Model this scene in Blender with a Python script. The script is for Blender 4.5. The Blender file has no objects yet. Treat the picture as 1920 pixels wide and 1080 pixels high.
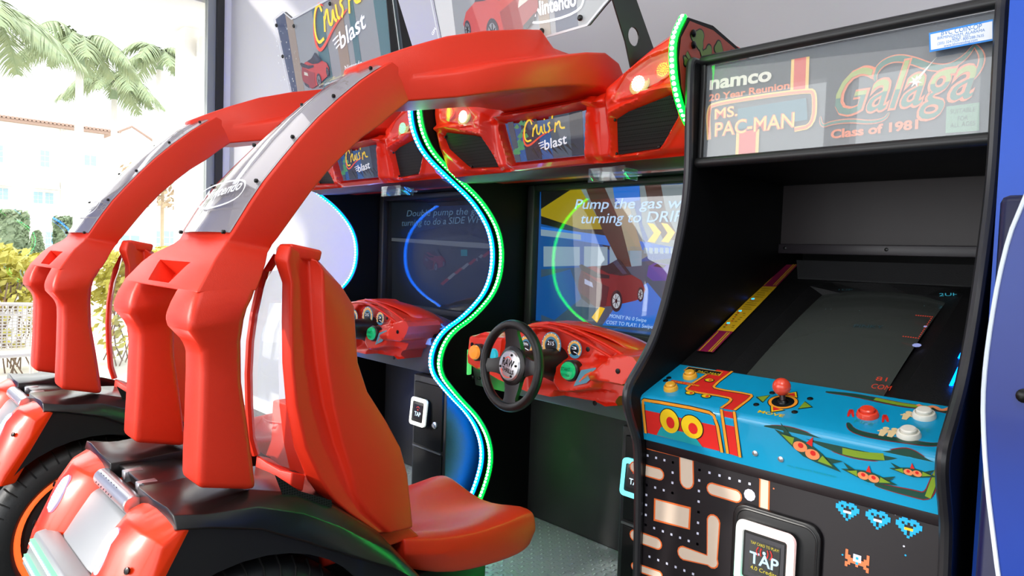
import bpy, bmesh, math, random
from mathutils import Vector, Matrix
random.seed(7)
S = bpy.context.scene
COL = S.collection
# ---------------------------------------------------------------- camera
def _n(v): return Vector(v).normalized()
_d1 = _n((-1250, 102, -1280)); _u = Vector((.033, 1, .0475)); _u = (_u - _u.dot(_d1) * _d1).normalized()
_X = -_d1; _Z = _u; _Y = _Z.cross(_X)
ROT = Matrix((_X, _Y, _Z)); EYE = Vector((0, 0, 1.32)); F = 1280.0
cd = bpy.data.cameras.new('camera'); cam = bpy.data.objects.new('camera', cd); COL.objects.link(cam)
cd.lens = 24; cd.sensor_width = 36; cd.clip_start = .02; cd.clip_end = 300
cam.matrix_world = Matrix.Translation(EYE) @ ROT.to_4x4(); S.camera = cam
# ---------------------------------------------------------------- world, sun, window daylight, exposure
W = bpy.data.worlds.new('sky'); S.world = W; W.use_nodes = True
bg = W.node_tree.nodes['Background']; bg.inputs[0].default_value = (.93, .97, 1, 1); bg.inputs[1].default_value = 3.4
def lamp(name, typ, loc, energy, color=(1, 1, 1), size=None, look=None):
    d = bpy.data.lights.new(name, typ); o = bpy.data.objects.new(name, d); COL.objects.link(o)
    d.energy = energy; d.color = color; o.location = loc
    if size: d.shape = 'RECTANGLE'; d.size, d.size_y = size
    if look: o.rotation_euler = (Vector(look) - Vector(loc)).to_track_quat('-Z', 'Y').to_euler()
    return o
sun = lamp('sun', 'SUN', (-9, -12, 8), 3.2, (1, .95, .88), None, (-9 + .47 * 10, -12 + 8.14, 8 - 3.5)); sun.data.angle = .03
lamp('daylight_front_windows', 'AREA', (-3.4, -2.9, 1.9), 44, (1, .97, .93), (4.2, 2.4), (-2.2, 1.6, 1.1))
lamp('daylight_side_window', 'AREA', (-5.7, 1.0, 1.9), 6, (.97, .98, 1), (2.2, 2.6), (0, .6, 1.1))
lamp('added_fill_near', 'AREA', (-1.6, -.4, 3.6), 9, (1, .97, .94), (1.2, 1.2), (-1.5, .2, 0))  # overhead fill added to brighten the room, no fixture seen
lamp('added_fill_right', 'AREA', (.3, -.3, 3.5), 30, (1, .98, .96), (1.2, 1.2), (-.2, 2.3, 1.9))  # unseen fill added to lift the right part of the back wall
lamp('added_fill_far', 'AREA', (-4.2, .2, 3.6), 8, (1, .97, .94), (1.2, 1.2), (-4.0, .6, 0))  # unseen fill added overhead towards the window end
vs = S.view_settings; vs.view_transform = 'Standard'; vs.look = 'None'; vs.gamma = 1; vs.use_curve_mapping = False; vs.exposure = 0.0
S.cycles.max_bounces = 6; S.cycles.transparent_max_bounces = 12; S.cycles.caustics_reflective = False; S.cycles.caustics_refractive = False
S.cycles.use_denoising = True; S.cycles.sample_clamp_indirect = 6

# ---------------------------------------------------------------- measuring the place: a picture ray met with a plane of the place
OFF = Vector((0, 0, 0))
def at(px, py, X=None, Y=None, Z=None, pl=None):
    r = ROT @ Vector((px - 960, 540 - py, -F))
    if X is not None: t = (X - EYE.x) / r.x
    elif Y is not None: t = (Y - EYE.y) / r.y
    elif Z is not None: t = (Z - EYE.z) / r.z
    else: t = (pl.o - EYE).dot(pl.n) / r.dot(pl.n)
    return EYE + t * r
# ---------------------------------------------------------------- materials
MATS = {}
def lin(c):
    return tuple((x / 12.92 if x <= .04045 else ((x + .055) / 1.055) ** 2.4) for x in c)
def mat(name, col, rough=.5, metal=0, coat=0, emi=None, es=0, spec=.5, bump=0, bscale=200, mix=None, mscale=6, trans=0, alpha=1, coat_rough=.05):
    """col is sRGB 0..1; mix = second sRGB colour mottled in by noise"""
    if name in MATS: return MATS[name]
    m = bpy.data.materials.new(name); m.use_nodes = True; nt = m.node_tree; b = nt.nodes['Principled BSDF']
    c = lin(col); b.inputs['Base Color'].default_value = (*c, 1)
    b.inputs['Roughness'].default_value = rough; b.inputs['Metallic'].default_value = metal
    b.inputs['Coat Weight'].default_value = coat; b.inputs['Coat Roughness'].default_value = coat_rough
    b.inputs['Specular IOR Level'].default_value = spec
    if trans: b.inputs['Transmission Weight'].default_value = trans
    if alpha < 1: b.inputs['Alpha'].default_value = alpha
    if emi: b.inputs['Emission Color'].default_value = (*lin(emi), 1); b.inputs['Emission Strength'].default_value = es
    tc = nt.nodes.new('ShaderNodeTexCoord'); nz = nt.nodes.new('ShaderNodeTexNoise'); nt.links.new(tc.outputs['Object'], nz.inputs['Vector'])
    nz.inputs['Scale'].default_value = mscale; nz.inputs['Detail'].default_value = 4
    if mix:
        mx = nt.nodes.new('ShaderNodeMix'); mx.data_type = 'RGBA'
        mx.inputs[6].default_value = (*c, 1); mx.inputs[7].default_value = (*lin(mix), 1)
        nt.links.new(nz.outputs['Fac'], mx.inputs[0]); nt.links.new(mx.outputs[2], b.inputs['Base Color'])
    else:
        mr = nt.nodes.new('ShaderNodeMapRange'); mr.inputs[3].default_value = max(0, rough - .04); mr.inputs[4].default_value = min(1, rough + .04)
        nt.links.new(nz.outputs['Fac'], mr.inputs[0]); nt.links.new(mr.outputs[0], b.inputs['Roughness'])
    if bump:
        n2 = nt.nodes.new('ShaderNodeTexNoise'); n2.inputs['Scale'].default_value = bscale; nt.links.new(tc.outputs['Object'], n2.inputs['Vector'])
        bp = nt.nodes.new('ShaderNodeBump'); bp.inputs['Strength'].default_value = bump; bp.inputs['Distance'].default_value = .002
        nt.links.new(n2.outputs['Fac'], bp.inputs['Height']); nt.links.new(bp.outputs[0], b.inputs['Normal'])
    MATS[name] = m; return m
def glow(name, col, es):
    return mat(name, col, .4, emi=col, es=es)
def pane_mat(name, tint=(1, 1, 1), refl=1.0, rough=.0, haze=0, hazecol=(1, 1, 1), ior=1.5):
    """thin clear plastic or glass: lets the view through, mirrors by Fresnel, a little milky"""
    if name in MATS: return MATS[name]
    m = bpy.data.materials.new(name); m.use_nodes = True; nt = m.node_tree; nt.nodes.clear()
    out = nt.nodes.new('ShaderNodeOutputMaterial'); tr = nt.nodes.new('ShaderNodeBsdfTransparent'); tr.inputs[0].default_value = (*lin(tint), 1)
    gl = nt.nodes.new('ShaderNodeBsdfGlossy'); gl.inputs['Roughness'].default_value = rough
    fr = nt.nodes.new('ShaderNodeLayerWeight'); fr.inputs['Blend'].default_value = .5
    pw = nt.nodes.new('ShaderNodeMath'); pw.operation = 'POWER'; pw.inputs[1].default_value = 5; nt.links.new(fr.outputs['Facing'], pw.inputs[0])
    mul = nt.nodes.new('ShaderNodeMath'); mul.operation = 'MULTIPLY_ADD'; mul.inputs[1].default_value = .9; mul.inputs[2].default_value = .04 * refl; mul.use_clamp = True
    nt.links.new(pw.outputs[0], mul.inputs[0])
    a = nt.nodes.new('ShaderNodeMixShader'); nt.links.new(mul.outputs[0], a.inputs[0]); nt.links.new(gl.outputs[0], a.inputs[2])
    if haze:
        df = nt.nodes.new('ShaderNodeBsdfDiffuse'); df.inputs[0].default_value = (*lin(hazecol), 1)
        h = nt.nodes.new('ShaderNodeMixShader'); h.inputs[0].default_value = haze
        nt.links.new(tr.outputs[0], h.inputs[1]); nt.links.new(df.outputs[0], h.inputs[2]); nt.links.new(h.outputs[0], a.inputs[1])
    else: nt.links.new(tr.outputs[0], a.inputs[1])
    nt.links.new(a.outputs[0], out.inputs[0]); MATS[name] = m; return m

red = mat('satin_red_plastic', (.90, .20, .10), .42, spec=.4, bump=.12, bscale=500)
gred = mat('gloss_red_paint', (.92, .17, .07), .34, coat=.4)
ored = mat('orange_red_lamp_plastic', (.97, .22, .03), .3, coat=.2, emi=(1, .25, .03), es=.10)
blk = mat('black_laminate', (.035, .035, .04), .5, spec=.2, bump=.15, bscale=300)
fend = mat('gloss_black_plastic', (.085, .085, .09), .3, coat=.3, coat_rough=.2)
mblk = mat('satin_black_metal', (.1, .1, .105), .38)
rub = mat('black_rubber', (.09, .095, .1), .5, bump=.2, bscale=150)
trim = mat('grey_edge_trim', (.16, .16, .17), .3, spec=.6)
steel = mat('brushed_steel_plate', (.42, .43, .44), .35, metal=.6)
chrome = mat('chrome', (.80, .81, .83), .3, metal=.8)
silver = mat('silver_plastic', (.62, .63, .64), .4, metal=.2)
screw = mat('black_screw', (.04, .04, .04), .3, metal=.3)
clear = pane_mat('clear_acrylic', (.97, .97, .98), 1.6, .01, .07, (.8, .8, .82))
scrglass = pane_mat('screen_glass', (1, 1, 1), 1.5, .0)
signglass = pane_mat('sign_glass', (1, 1, 1), 2.6, .02, .10, (.85, .87, .9))

# ---------------------------------------------------------------- mesh collecting
class M:
    def __init__(s): s.v = []; s.f = []; s.m = []
    def add(s, vs, fs, mi=0):
        b = len(s.v); s.v += [Vector(v) for v in vs]; s.f += [tuple(b + i for i in f) for f in fs]; s.m += [mi] * len(fs); return s
    def box(s, x0, x1, y0, y1, z0, z1, mi=0):
        vs = [(x, y, z) for x in (x0, x1) for y in (y0, y1) for z in (z0, z1)]
        return s.add(vs, [(0, 1, 3, 2), (4, 6, 7, 5), (0, 4, 5, 1), (2, 3, 7, 6), (0, 2, 6, 4), (1, 5, 7, 3)], mi)
    def prism(s, pts, vec, mi=0):
        n = len(pts); vec = Vector(vec); a = [Vector(p) for p in pts]
        return s.add(a + [p + vec for p in a], [tuple(range(n))[::-1], tuple(range(n, 2 * n))] + [(i, (i + 1) % n, n + (i + 1) % n, n + i) for i in range(n)], mi)
    def loft(s, rings, cap=True, mi=0, closed=True):
        n = len(rings[0]); vs = [p for r in rings for p in r]; fs = []
        for i in range(len(rings) - 1):
            for j in range(n if closed else n - 1):
                k = (j + 1) % n; fs.append((i * n + j, i * n + k, (i + 1) * n + k, (i + 1) * n + j))
        if cap: fs += [tuple(range(n))[::-1], tuple(range((len(rings) - 1) * n, len(rings) * n))]
        return s.add(vs, fs, mi)
    def tube(s, path, r, n=10, mi=0, closed=False, sq=1.0, ax=None):
        P = [Vector(p) for p in path]; R = []; N = len(P)
        rr = r if isinstance(r, (list, tuple)) else [r] * N
        for i, p in enumerate(P):
            a = P[(i - 1) % N] if (i or closed) else P[0]; b = P[(i + 1) % N] if (i < N - 1 or closed) else P[-1]
            t = (b - a).normalized(); ref = Vector(ax) if ax is not None else (Vector((0, 0, 1)) if abs(t.z) < .9 else Vector((1, 0, 0)))
            u = t.cross(ref).normalized(); w = t.cross(u)
            R.append([p + rr[i] * (math.cos(2 * math.pi * k / n) * u + sq * math.sin(2 * math.pi * k / n) * w) for k in range(n)])
        if closed: R.append(R[0])
        return s.loft(R, not closed, mi)
    def lathe(s, o, ax, prof, n=24, mi=0):
        o = Vector(o); ax = Vector(ax).normalized(); ref = Vector((0, 0, 1)) if abs(ax.z) < .9 else Vector((1, 0, 0))
        u = ax.cross(ref).normalized(); w = ax.cross(u)
        return s.loft([[o + ax * h + max(r, 1e-4) * (math.cos(2 * math.pi * k / n) * u + math.sin(2 * math.pi * k / n) * w) for k in range(n)] for r, h in prof], True, mi)
    def ball(s, o, r, n=12, sc=(1, 1, 1), mi=0):
        o = Vector(o); R = []
        for i in range(1, n // 2 + 1):
            a = math.pi * (i - .5) / (n // 2) if False else math.pi * i / (n // 2 + 1)
            R.append([o + Vector((sc[0] * r * math.sin(a) * math.cos(2 * math.pi * k / n), sc[1] * r * math.sin(a) * math.sin(2 * math.pi * k / n), sc[2] * r * math.cos(a))) for k in range(n)])
        return s.loft(R, True, mi)
class Pl:
    """a flat place for art: origin, normal n, u to the right, v up"""
    def __init__(s, o, n, up=(0, 0, 1)):
        s.o = Vector(o) ; s.n = _n(n); s.u = Vector(up).cross(s.n).normalized(); s.v = s.n.cross(s.u)
    def p(s, u, v, d=0): return s.o + u * s.u + v * s.v + d * s.n
    def px(s, x, y, d=0): return at(x, y, pl=s) + d * s.n
    def uv(s, x, y): q = at(x, y, pl=s) - s.o; return (q.dot(s.u), q.dot(s.v))
def mesh_obj(name, me, mats, parent, smooth, bevel, seg=2, sub=0, angle=35, solid=0):
    base = Vector(parent['_o']) if parent else Vector((0, 0, 0))
    o = bpy.data.objects.new(name, me); COL.objects.link(o)
    for k in (mats if isinstance(mats, (list, tuple)) else [mats]): me.materials.append(k)
    if parent: o.parent = parent
    if smooth: me.shade_smooth(); me.set_sharp_from_angle(angle=math.radians(angle))
    if solid: md = o.modifiers.new('thick', 'SOLIDIFY'); md.thickness = solid; md.offset = -1
    if bevel:
        md = o.modifiers.new('bevel', 'BEVEL'); md.width = bevel; md.segments = seg; md.limit_method = 'ANGLE'; md.angle_limit = math.radians(28); md.harden_normals = False
        if smooth: me.set_sharp_from_angle(angle=math.radians(180))
    if sub: md = o.modifiers.new('sub', 'SUBSURF'); md.levels = sub; md.render_levels = sub
    return o
def part(name, m, mats, parent=None, smooth=True, bevel=0, label=None, **k):
    base = Vector(parent['_o']) if parent else Vector((0, 0, 0))
    me = bpy.data.meshes.new(name); me.from_pydata([tuple(v + OFF - base) for v in m.v], [], m.f)
    for i, p in enumerate(me.polygons): p.material_index = m.m[i]
    bm = bmesh.new(); bm.from_mesh(me); bmesh.ops.recalc_face_normals(bm, faces=bm.faces); bm.to_mesh(me); bm.free(); me.update()
    o = mesh_obj(name, me, mats, parent, smooth, bevel, **k); o['_o'] = tuple(base)
    if label: o['label'] = label
    return o
def split(name, m, *a, **k):
    """the same, but every separate piece of m becomes a part of its own"""
    par = list(range(len(m.v)))
    def find(i):
        while par[i] != i: par[i] = par[par[i]]; i = par[i]
        return i
    for f in m.f:
        r = find(f[0])
        for j in f[1:]: par[find(j)] = r
    g = {}
    for f, mi in zip(m.f, m.m): g.setdefault(find(f[0]), []).append((f, mi))
    out = []
    for fs in g.values():
        n = M(); mp = {}
        for f, mi in fs:
            for j in f:
                if j not in mp: mp[j] = len(n.v); n.v.append(m.v[j])
            n.f.append(tuple(mp[j] for j in f)); n.m.append(mi)
        out.append(part(name, n, *a, **k))
    return out
def thing(name, label, cat, loc, group=None):
    o = bpy.data.objects.new(name, None); COL.objects.link(o); o.empty_display_size = .1
    p = Vector(loc) + OFF; o.location = p; o['_o'] = tuple(p); o['label'] = label; o['category'] = cat
    if group: o['group'] = group
    return o
def solo(name, m, mats, label, cat, group=None, kind=None, **k):
    """a thing that is one mesh; origin at its base centre"""
    xs = [v.x for v in m.v]; ys = [v.y for v in m.v]; zs = [v.z for v in m.v]
    b = Vector(((min(xs) + max(xs)) / 2, (min(ys) + max(ys)) / 2, min(zs)))
    m.v = [v - b for v in m.v]
    o = part(name, m, mats, None, **k); o.location = b; o['_o'] = tuple(b); o['label'] = label; o['category'] = cat
    if group: o['group'] = group
    if kind: o['kind'] = kind
    return o
def struct(name, m, mats, **k):
    o = part(name, m, mats, None, **k); o['kind'] = 'structure'; return o
# flat art helpers: everything lies on plane pl, lifted d
def poly(m, pl, pts, d=.001, mi=0, pix=True, t=.0006):
    q = [pl.px(*p, d) if pix else pl.p(*p, d) for p in pts]
    return m.prism(q, pl.n * t, mi)
def ribbon(m, pl, pts, w, d=.001, mi=0, pix=True, smooth=2, taper=False, closed=False):
    q = [Vector(pl.uv(*p)) if pix else Vector(p) for p in pts]
    for _ in range(smooth):
        r = [] if closed else [q[0]]
        n = len(q)
        for i in range(n if closed else n - 1):
            a, b = q[i], q[(i + 1) % n]; r += [a * .75 + b * .25, a * .25 + b * .75]
        if not closed: r.append(q[-1])
        q = r
    n = len(q); L = []; Rr = []
    for i, p in enumerate(q):
        a = q[(i - 1) % n] if (i or closed) else q[0]; b = q[(i + 1) % n] if (i < n - 1 or closed) else q[-1]
        t = (b - a); t = t.normalized() if t.length > 1e-9 else Vector((1, 0)); nn = Vector((-t.y, t.x))
        ww = w / 2 * ((math.sin(math.pi * (i + .6) / (n + .2)) ** .6) if taper else 1)
        L.append(pl.p(*(p + nn * ww), d)); Rr.append(pl.p(*(p - nn * ww), d))
    vs = L + Rr; fs = [(i, (i + 1) % n, n + (i + 1) % n, n + i) for i in range(n if closed else n - 1)]
    return m.add(vs, fs, mi)
def disc(m, pl, u, v, r, d=.001, mi=0, n=20, ry=None, pix=False):
    if pix: u, v = pl.uv(u, v)
    ry = ry or r
    return m.add([pl.p(u + r * math.cos(2 * math.pi * k / n), v + ry * math.sin(2 * math.pi * k / n), d) for k in range(n)], [tuple(range(n))], mi)
_fc = {}
def glyphs(s, bold=0, sp=1.0):
    if (s, bold, sp) in _fc: return _fc[(s, bold, sp)]
    c = bpy.data.curves.new('t', 'FONT'); c.body = s; c.size = 1; c.offset = bold; c.resolution_u = 3; c.space_character = sp
    o = bpy.data.objects.new('t', c); COL.objects.link(o); dg = bpy.context.evaluated_depsgraph_get(); dg.update()
    me = bpy.data.meshes.new_from_object(o.evaluated_get(dg)); vs = [Vector((v.co.x, v.co.y)) for v in me.vertices]; fs = [tuple(p.vertices) for p in me.polygons]
    bpy.data.objects.remove(o); bpy.data.curves.remove(c); bpy.data.meshes.remove(me)
    _fc[(s, bold, sp)] = (vs, fs); return vs, fs
def text(m, pl, s, a, b, h, d=.002, mi=0, pix=True, shear=0, bold=0, sp=1.0):
    """lettering from baseline point a to b, capital height h metres"""
    vs, fs = glyphs(s, bold, sp)
    if not vs: return m
    x0 = min(v.x for v in vs); x1 = max(v.x for v in vs)
    A = Vector(pl.uv(*a)) if pix else Vector(a); B = Vector(pl.uv(*b)) if pix else Vector(b)
    t = (B - A); L = t.length; t.normalize(); nn = Vector((-t.y, t.x)); k = h / .7
    out = []
    for v in vs:
        q = A + t * ((v.x - x0) / (x1 - x0) * L + v.y * k * shear) + nn * v.y * k; out.append(pl.p(q.x, q.y, d))
    return m.add(out, fs, mi)
def relief(m, outline, res, fn, depth, back, mi=0, walls=True):
    """grid-filled outline in (u,v); fn(u,v,depth)->3D point, depth(u,v) front depth, back depth of the side walls"""
    us = [p[0] for p in outline]; vs_ = [p[1] for p in outline]; n = len(outline)
    def inside(x, y):
        c = False
        for i in range(n):
            x1, y1 = outline[i]; x2, y2 = outline[(i + 1) % n]
            if (y1 > y) != (y2 > y) and x < (x2 - x1) * (y - y1) / (y2 - y1) + x1: c = not c
        return c
    def near(x, y):
        best = None
        for i in range(n):
            a = Vector(outline[i]); b = Vector(outline[(i + 1) % n]); ab = b - a; t = max(0, min(1, (Vector((x, y)) - a).dot(ab) / ab.length_squared)); q = a + ab * t
            dd = (q - Vector((x, y))).length
            if best is None or dd < best[0]: best = (dd, q)
        return best
    nu = int((max(us) - min(us)) / res) + 2; nv = int((max(vs_) - min(vs_)) / res) + 2
    cells = {}; cnt = {}
    for i in range(nu):
        for j in range(nv):
            if inside(min(us) + (i + .5) * res - res * .5, min(vs_) + (j + .5) * res - res * .5):
                cells[(i, j)] = 1
    idx = {}; pos = []
    def vid(i, j):
        if (i, j) in idx: return idx[(i, j)]
        x = min(us) + (i - .5) * res; y = min(vs_) + (j - .5) * res
        edge = not all((i + a, j + b) in cells for a in (-1, 0) for b in (-1, 0))
        if edge: x, y = near(x, y)[1]
        idx[(i, j)] = len(pos); pos.append((x, y)); return idx[(i, j)]
    fs = []; ed = {}
    for (i, j) in cells:
        q = (vid(i, j), vid(i + 1, j), vid(i + 1, j + 1), vid(i, j + 1)); fs.append(q)
        for k in range(4):
            e = (q[k], q[(k + 1) % 4]); ed[e] = 1
    V = [fn(x, y, depth(x, y)) for x, y in pos]; N = len(V)
    if walls:
        bd = [e for e in ed if (e[1], e[0]) not in ed]; mp = {}
        for e in bd:
            for k in e:
                if k not in mp: mp[k] = len(V); V.append(fn(pos[k][0], pos[k][1], back))
        fs += [(e[1], e[0], mp[e[0]], mp[e[1]]) for e in bd]
    return m.add(V, fs, mi)
def sstep(a, b, x):
    if a == b: return float(x >= a)
    t = max(0, min(1, (x - a) / (b - a))); return t * t * (3 - 2 * t)
def sdist(poly_, x, y):
    """signed distance to polygon, negative inside"""
    best = 1e9; c = False; n = len(poly_)
    for i in range(n):
        x1, y1 = poly_[i]; x2, y2 = poly_[(i + 1) % n]; dx, dy = x2 - x1, y2 - y1
        t = max(0, min(1, ((x - x1) * dx + (y - y1) * dy) / (dx * dx + dy * dy + 1e-12)))
        best = min(best, math.hypot(x - x1 - t * dx, y - y1 - t * dy))
        if (y1 > y) != (y2 > y) and x < (x2 - x1) * (y - y1) / (y2 - y1) + x1: c = not c
    return -best if c else best
def smooth_line(pts, it=2, closed=False):
    q = [Vector(p) for p in pts]
    for _ in range(it):
        r = [] if closed else [q[0]]; n = len(q)
        for i in range(n if closed else n - 1):
            a, b = q[i], q[(i + 1) % n]; r += [a * .75 + b * .25, a * .25 + b * .75]
        if not closed: r.append(q[-1])
        q = r
    return q
def resample(pts, step):
    out = [pts[0].copy()]; acc = 0
    for a, b in zip(pts, pts[1:]):
        L = (b - a).length; t = step - acc
        while t <= L:
            out.append(a + (b - a) * (t / L)); t += step
        acc = (acc + L) % step if L else acc
    return out
# ================================================================ the room
YW = 2.39; XL = -6.0
wallm = mat('lavender_grey_wall_paint', (.745, .74, .755), .7, bump=.1, bscale=90)
white = mat('white_paint', (.93, .93, .92), .6)
struct('wall_back', M().box(XL - .25, 4.2, YW, YW + .15, 0, 4.2), wallm, smooth=False)
struct('floor', M().box(XL - .2, 4.2, -3.3, YW, -.1, 0), mat('dark_floor_tile', (.30, .29, .28), .35, mix=(.36, .35, .33), mscale=3), smooth=False)
struct('ceiling', M().box(XL - .2, 4.2, -3.3, YW + .15, 4.2, 4.32), white, smooth=False)
struct('wall_right', M().box(4.2, 4.35, -3.3, YW + .15, 0, 4.2), wallm, smooth=False)
m = M()
m.box(XL - .15, 4.35, -3.45, -3.3, 0, .35); m.box(XL - .15, 4.35, -3.45, -3.3, 3.0, 4.2)
for x in (-6.1, -4.3, -2.5, -.7, 1.1, 2.9): m.box(x, x + .22, -3.45, -3.3, .35, 3.0)
struct('wall_front', m, wallm, smooth=False)
m = M().box(XL - .15, XL, 2.325, YW, 0, 4.2); m.box(XL - .15, XL, -3.3, -.30, 0, 4.2, 1); m.box(XL - .15, XL, -.30, 2.325, 4.1, 4.2)
struct('wall_left', m, [white, mat('added_reflection_blue', (.05, .28, .62), .6)], smooth=False)  # blue stretch out of view, added for its reflection in the far screen
w = M(); w.box(XL - .1, XL + .02, 2.265, 2.325, 0, 4.1); w.box(XL - .1, XL + .02, -.30, -.22, 0, 4.1); w.box(XL - .1, XL + .02, -.30, 2.325, 4.02, 4.1); w.box(XL - .1, XL + .02, -.30, 2.325, 0, .07)
g = M(); g.box(XL - .08, XL - .01, 2.20, 2.265, .07, 4.02)
wo = struct('window_1', w, mat('dark_bronze_window_frame', (.12, .12, .125), .4), smooth=False)
p_ = part('grey_stop', g, mat('grey_window_stop', (.55, .57, .56), .4), wo)
pn = part('window_pane', M().box(XL - .055, XL - .045, -.22, 2.20, .07, 4.02), pane_mat('window_glass', (1, 1, 1), .6), wo, smooth=False)
struct('baseboard_back', M().box(XL, 4.2, YW - .015, YW, 0, .1), white, smooth=False)

# ================================================================ outdoors
struct('ground', M().box(-70, XL - .2, -40, 45, -.3, -.15), mat('pale_pavement', (.85, .84, .81), .8, mix=(.9, .88, .85), mscale=1), smooth=False)
stucco = mat('white_stucco', (.93, .915, .88), .85, bump=.2, bscale=40)
m = M().box(-7.25, -7.0, 2.345, 3.2, -.15, 3.41); m.box(-7.25, -6.2, -3.5, 6.0, 3.41, 3.75)
struct('porch_column_and_soffit', m, stucco, smooth=False)
c = at(375, 92, X=-6.98)
sl = thing('wall_lantern', 'small white wall lantern on the stucco column outside the window', 'lantern', (-6.99, c.y, c.z - .12))
part('shade', M().lathe((-6.9, c.y, c.z - .1), (0, 0, 1), [(.03, 0), (.05, .03), (.055, .15), (.03, .2)], 16), mat('frosted_lantern', (.92, .9, .85), .4), sl)
part('back_plate', M().box(-7.0, -6.94, c.y - .03, c.y + .03, c.z - .08, c.z + .06), white, sl, bevel=.004)

leafg = [mat('palm_leaf_green', (.45, .55, .42), .5, mix=(.60, .62, .42), mscale=9), mat('hedge_leaf_yellow_green', (.74, .74, .30), .5, mix=(.86, .80, .42), mscale=14), mat('boxwood_green', (.48, .55, .44), .6, mix=(.58, .64, .50), mscale=20)]
bark = mat('pale_palm_bark', (.80, .78, .75), .8, mix=(.72, .70, .67), mscale=12)
twig = mat('hedge_twig', (.50, .42, .34), .8)
def palm(px, py, X, basex, size, label, nf=15, seed=1):
    rnd = random.Random(seed); top = at(px, py, X=X); yb = at(basex, 460, X=X).y
    t = thing('palm_tree', label, 'palm tree', (X, yb, -.15), 'palms across the street')
    H = top.z + .15
    path = [Vector((X, yb + (top.y - yb) * s ** 1.5, -.15 + H * s)) for s in [i / 10 for i in range(11)]]
    part('trunk', M().tube(path, [.10 * size * (1.15 - .5 * i / 10) for i in range(11)], 10), bark, t)
    part('crownshaft', M().tube([top - Vector((0, 0, .5 * size)), top - Vector((0, 0, .1))], [.1 * size, .05 * size], 8), leafg[2], t)
    for k in range(nf):
        az = 2 * math.pi * k / nf + rnd.uniform(-.2, .2); L = size * rnd.uniform(.95, 1.4); up = rnd.uniform(.0, 1.0)
        d = Vector((math.cos(az), math.sin(az), 0)); pts = []
        for i in range(13):
            s = i / 12; pts.append(top + d * L * (s * .95) + Vector((0, 0, L * (up * s - (.55 + up * .75) * s * s))))
        fm = M().tube(pts, [.02 * size * (1 - .8 * i / 12) for i in range(13)], 5)
        for i in range(1, 13):
            for q in range(4):
                s = (i - 1 + q / 4) / 12; b = pts[i - 1].lerp(pts[i], q / 4); tdir = (pts[i] - pts[i - 1]).normalized(); sd = tdir.cross(Vector((0, 0, 1))).normalized()
                ll = L * .42 * (math.sin(math.pi * min(1, s * .85 + .12)) ** .7)
                for sg in (-1, 1):
                    e = b + (sd * sg * .75 + tdir * .5 + Vector((0, 0, -.55 + rnd.uniform(-.25, .15)))) * ll; wv = tdir * .022 * size
                    mid = b.lerp(e, .5) + Vector((0, 0, .04 * size)); fm.add([b - wv, b + wv, mid + wv, mid - wv, e], [(0, 1, 2, 3), (3, 2, 4)])
        part('frond', fm, leafg[0], t, smooth=False)
palm(150, 78, -16, 146, .98, 'tall palm with the fullest crown, nearest the left of the window', 11, 3)
palm(214, 150, -19, 214, .95, 'palm in the middle, its crown low between the other two', 10, 5)
palm(300, 98, -21, 283, 1.0, 'thin-trunked palm beside the white porch column', 10, 9)
palm(-22, 22, -12.4, -40, .95, 'palm cut off by the top left corner, only frond tips showing', 9, 12)

def leafy(m, cx, cy, cz, fn, n, size, rnd):
    for _ in range(n):
        p = fn(); nrm = Vector((rnd.gauss(0, 1), rnd.gauss(0, 1), rnd.gauss(0, 1))).normalized(); a = nrm.orthogonal().normalized(); b = nrm.cross(a); r = size * rnd.uniform(.6, 1.2)
        c0 = Vector(p) + Vector((cx, cy, cz)); m.add([c0 - a * r, c0 - b * r * .5 - a * .1 * r, c0 + a * r, c0 + b * r * .5 - a * .1 * r], [(0, 1, 2, 3)])
rnd = random.Random(4)
def hedge(y0, y1, label, x0=-9.7, x1=-9.0, n=2600):
    hd = thing('hedge', label, 'hedge', ((x0 + x1) / 2, (y0 + y1) / 2, -.15), 'leafy hedges outside the window')
    m = M()
    def fn():
        while True:
            x = rnd.uniform(x0, x1); y = rnd.uniform(y0, y1); z = -.1 + 1.32 * (rnd.random() ** .62)
            if z < .55 and rnd.random() < .72: continue
            return (x, y, z + .06 * math.sin(y * 7) * (z > 1))
    leafy(m, 0, 0, 0, fn, n, .062, rnd); part('leaves', m, leafg[1], hd, smooth=False)
    s = M()
    for k in range(int((y1 - y0) * 26)):
        y = rnd.uniform(y0 + .1, y1 - .1); x = rnd.uniform(x0, x1); p = [Vector((x, y, -.15))]
        for i in range(5): p.append(p[-1] + Vector((rnd.uniform(-.06, .06), rnd.uniform(-.1, .1), .2)))
        s.tube(p, .008, 5)
    part('stems', s, twig, hd)
hedge(.4, 2.05, 'yellow-green leafy hedge seen left of the farther red roll bar')
hedge(2.15, 3.6, 'yellow-green leafy hedge seen between the two red roll bars')
def boxwood(px, py, pxr, X, label, dome=False):
    c = at(px, py, X=X); r = abs(at(px + pxr, py, X=X).y - c.y); m = M(); top = c.z; H = top + .15
    def fn():
        th = rnd.uniform(0, 2 * math.pi)
        if dome:
            ph = math.acos(rnd.random()); return (r * math.sin(ph) * math.cos(th), r * math.sin(ph) * math.sin(th), H * math.cos(ph) * .98)
        z = rnd.random() * H; rr = r * (1 if rnd.random() < .8 else rnd.random()); return (rr * math.cos(th), rr * math.sin(th), z if rr == r else H * rnd.uniform(.93, 1.02))
    leafy(m, X, c.y, -.15, fn, 1500, .09, rnd)
    m.lathe((X, c.y, -.15), (0, 0, 1), [(r * .9, 0), (r * .9, H * .5), (r * (.6 if dome else .9), H * .85), (.02, H * .95)], 14)
    solo('clipped_bush', m, leafg[2], label, 'bush', 'clipped bushes across the street', smooth=False)
boxwood(14, 398, 38, -22, 'large square-clipped bush at the left edge of the window')
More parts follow.
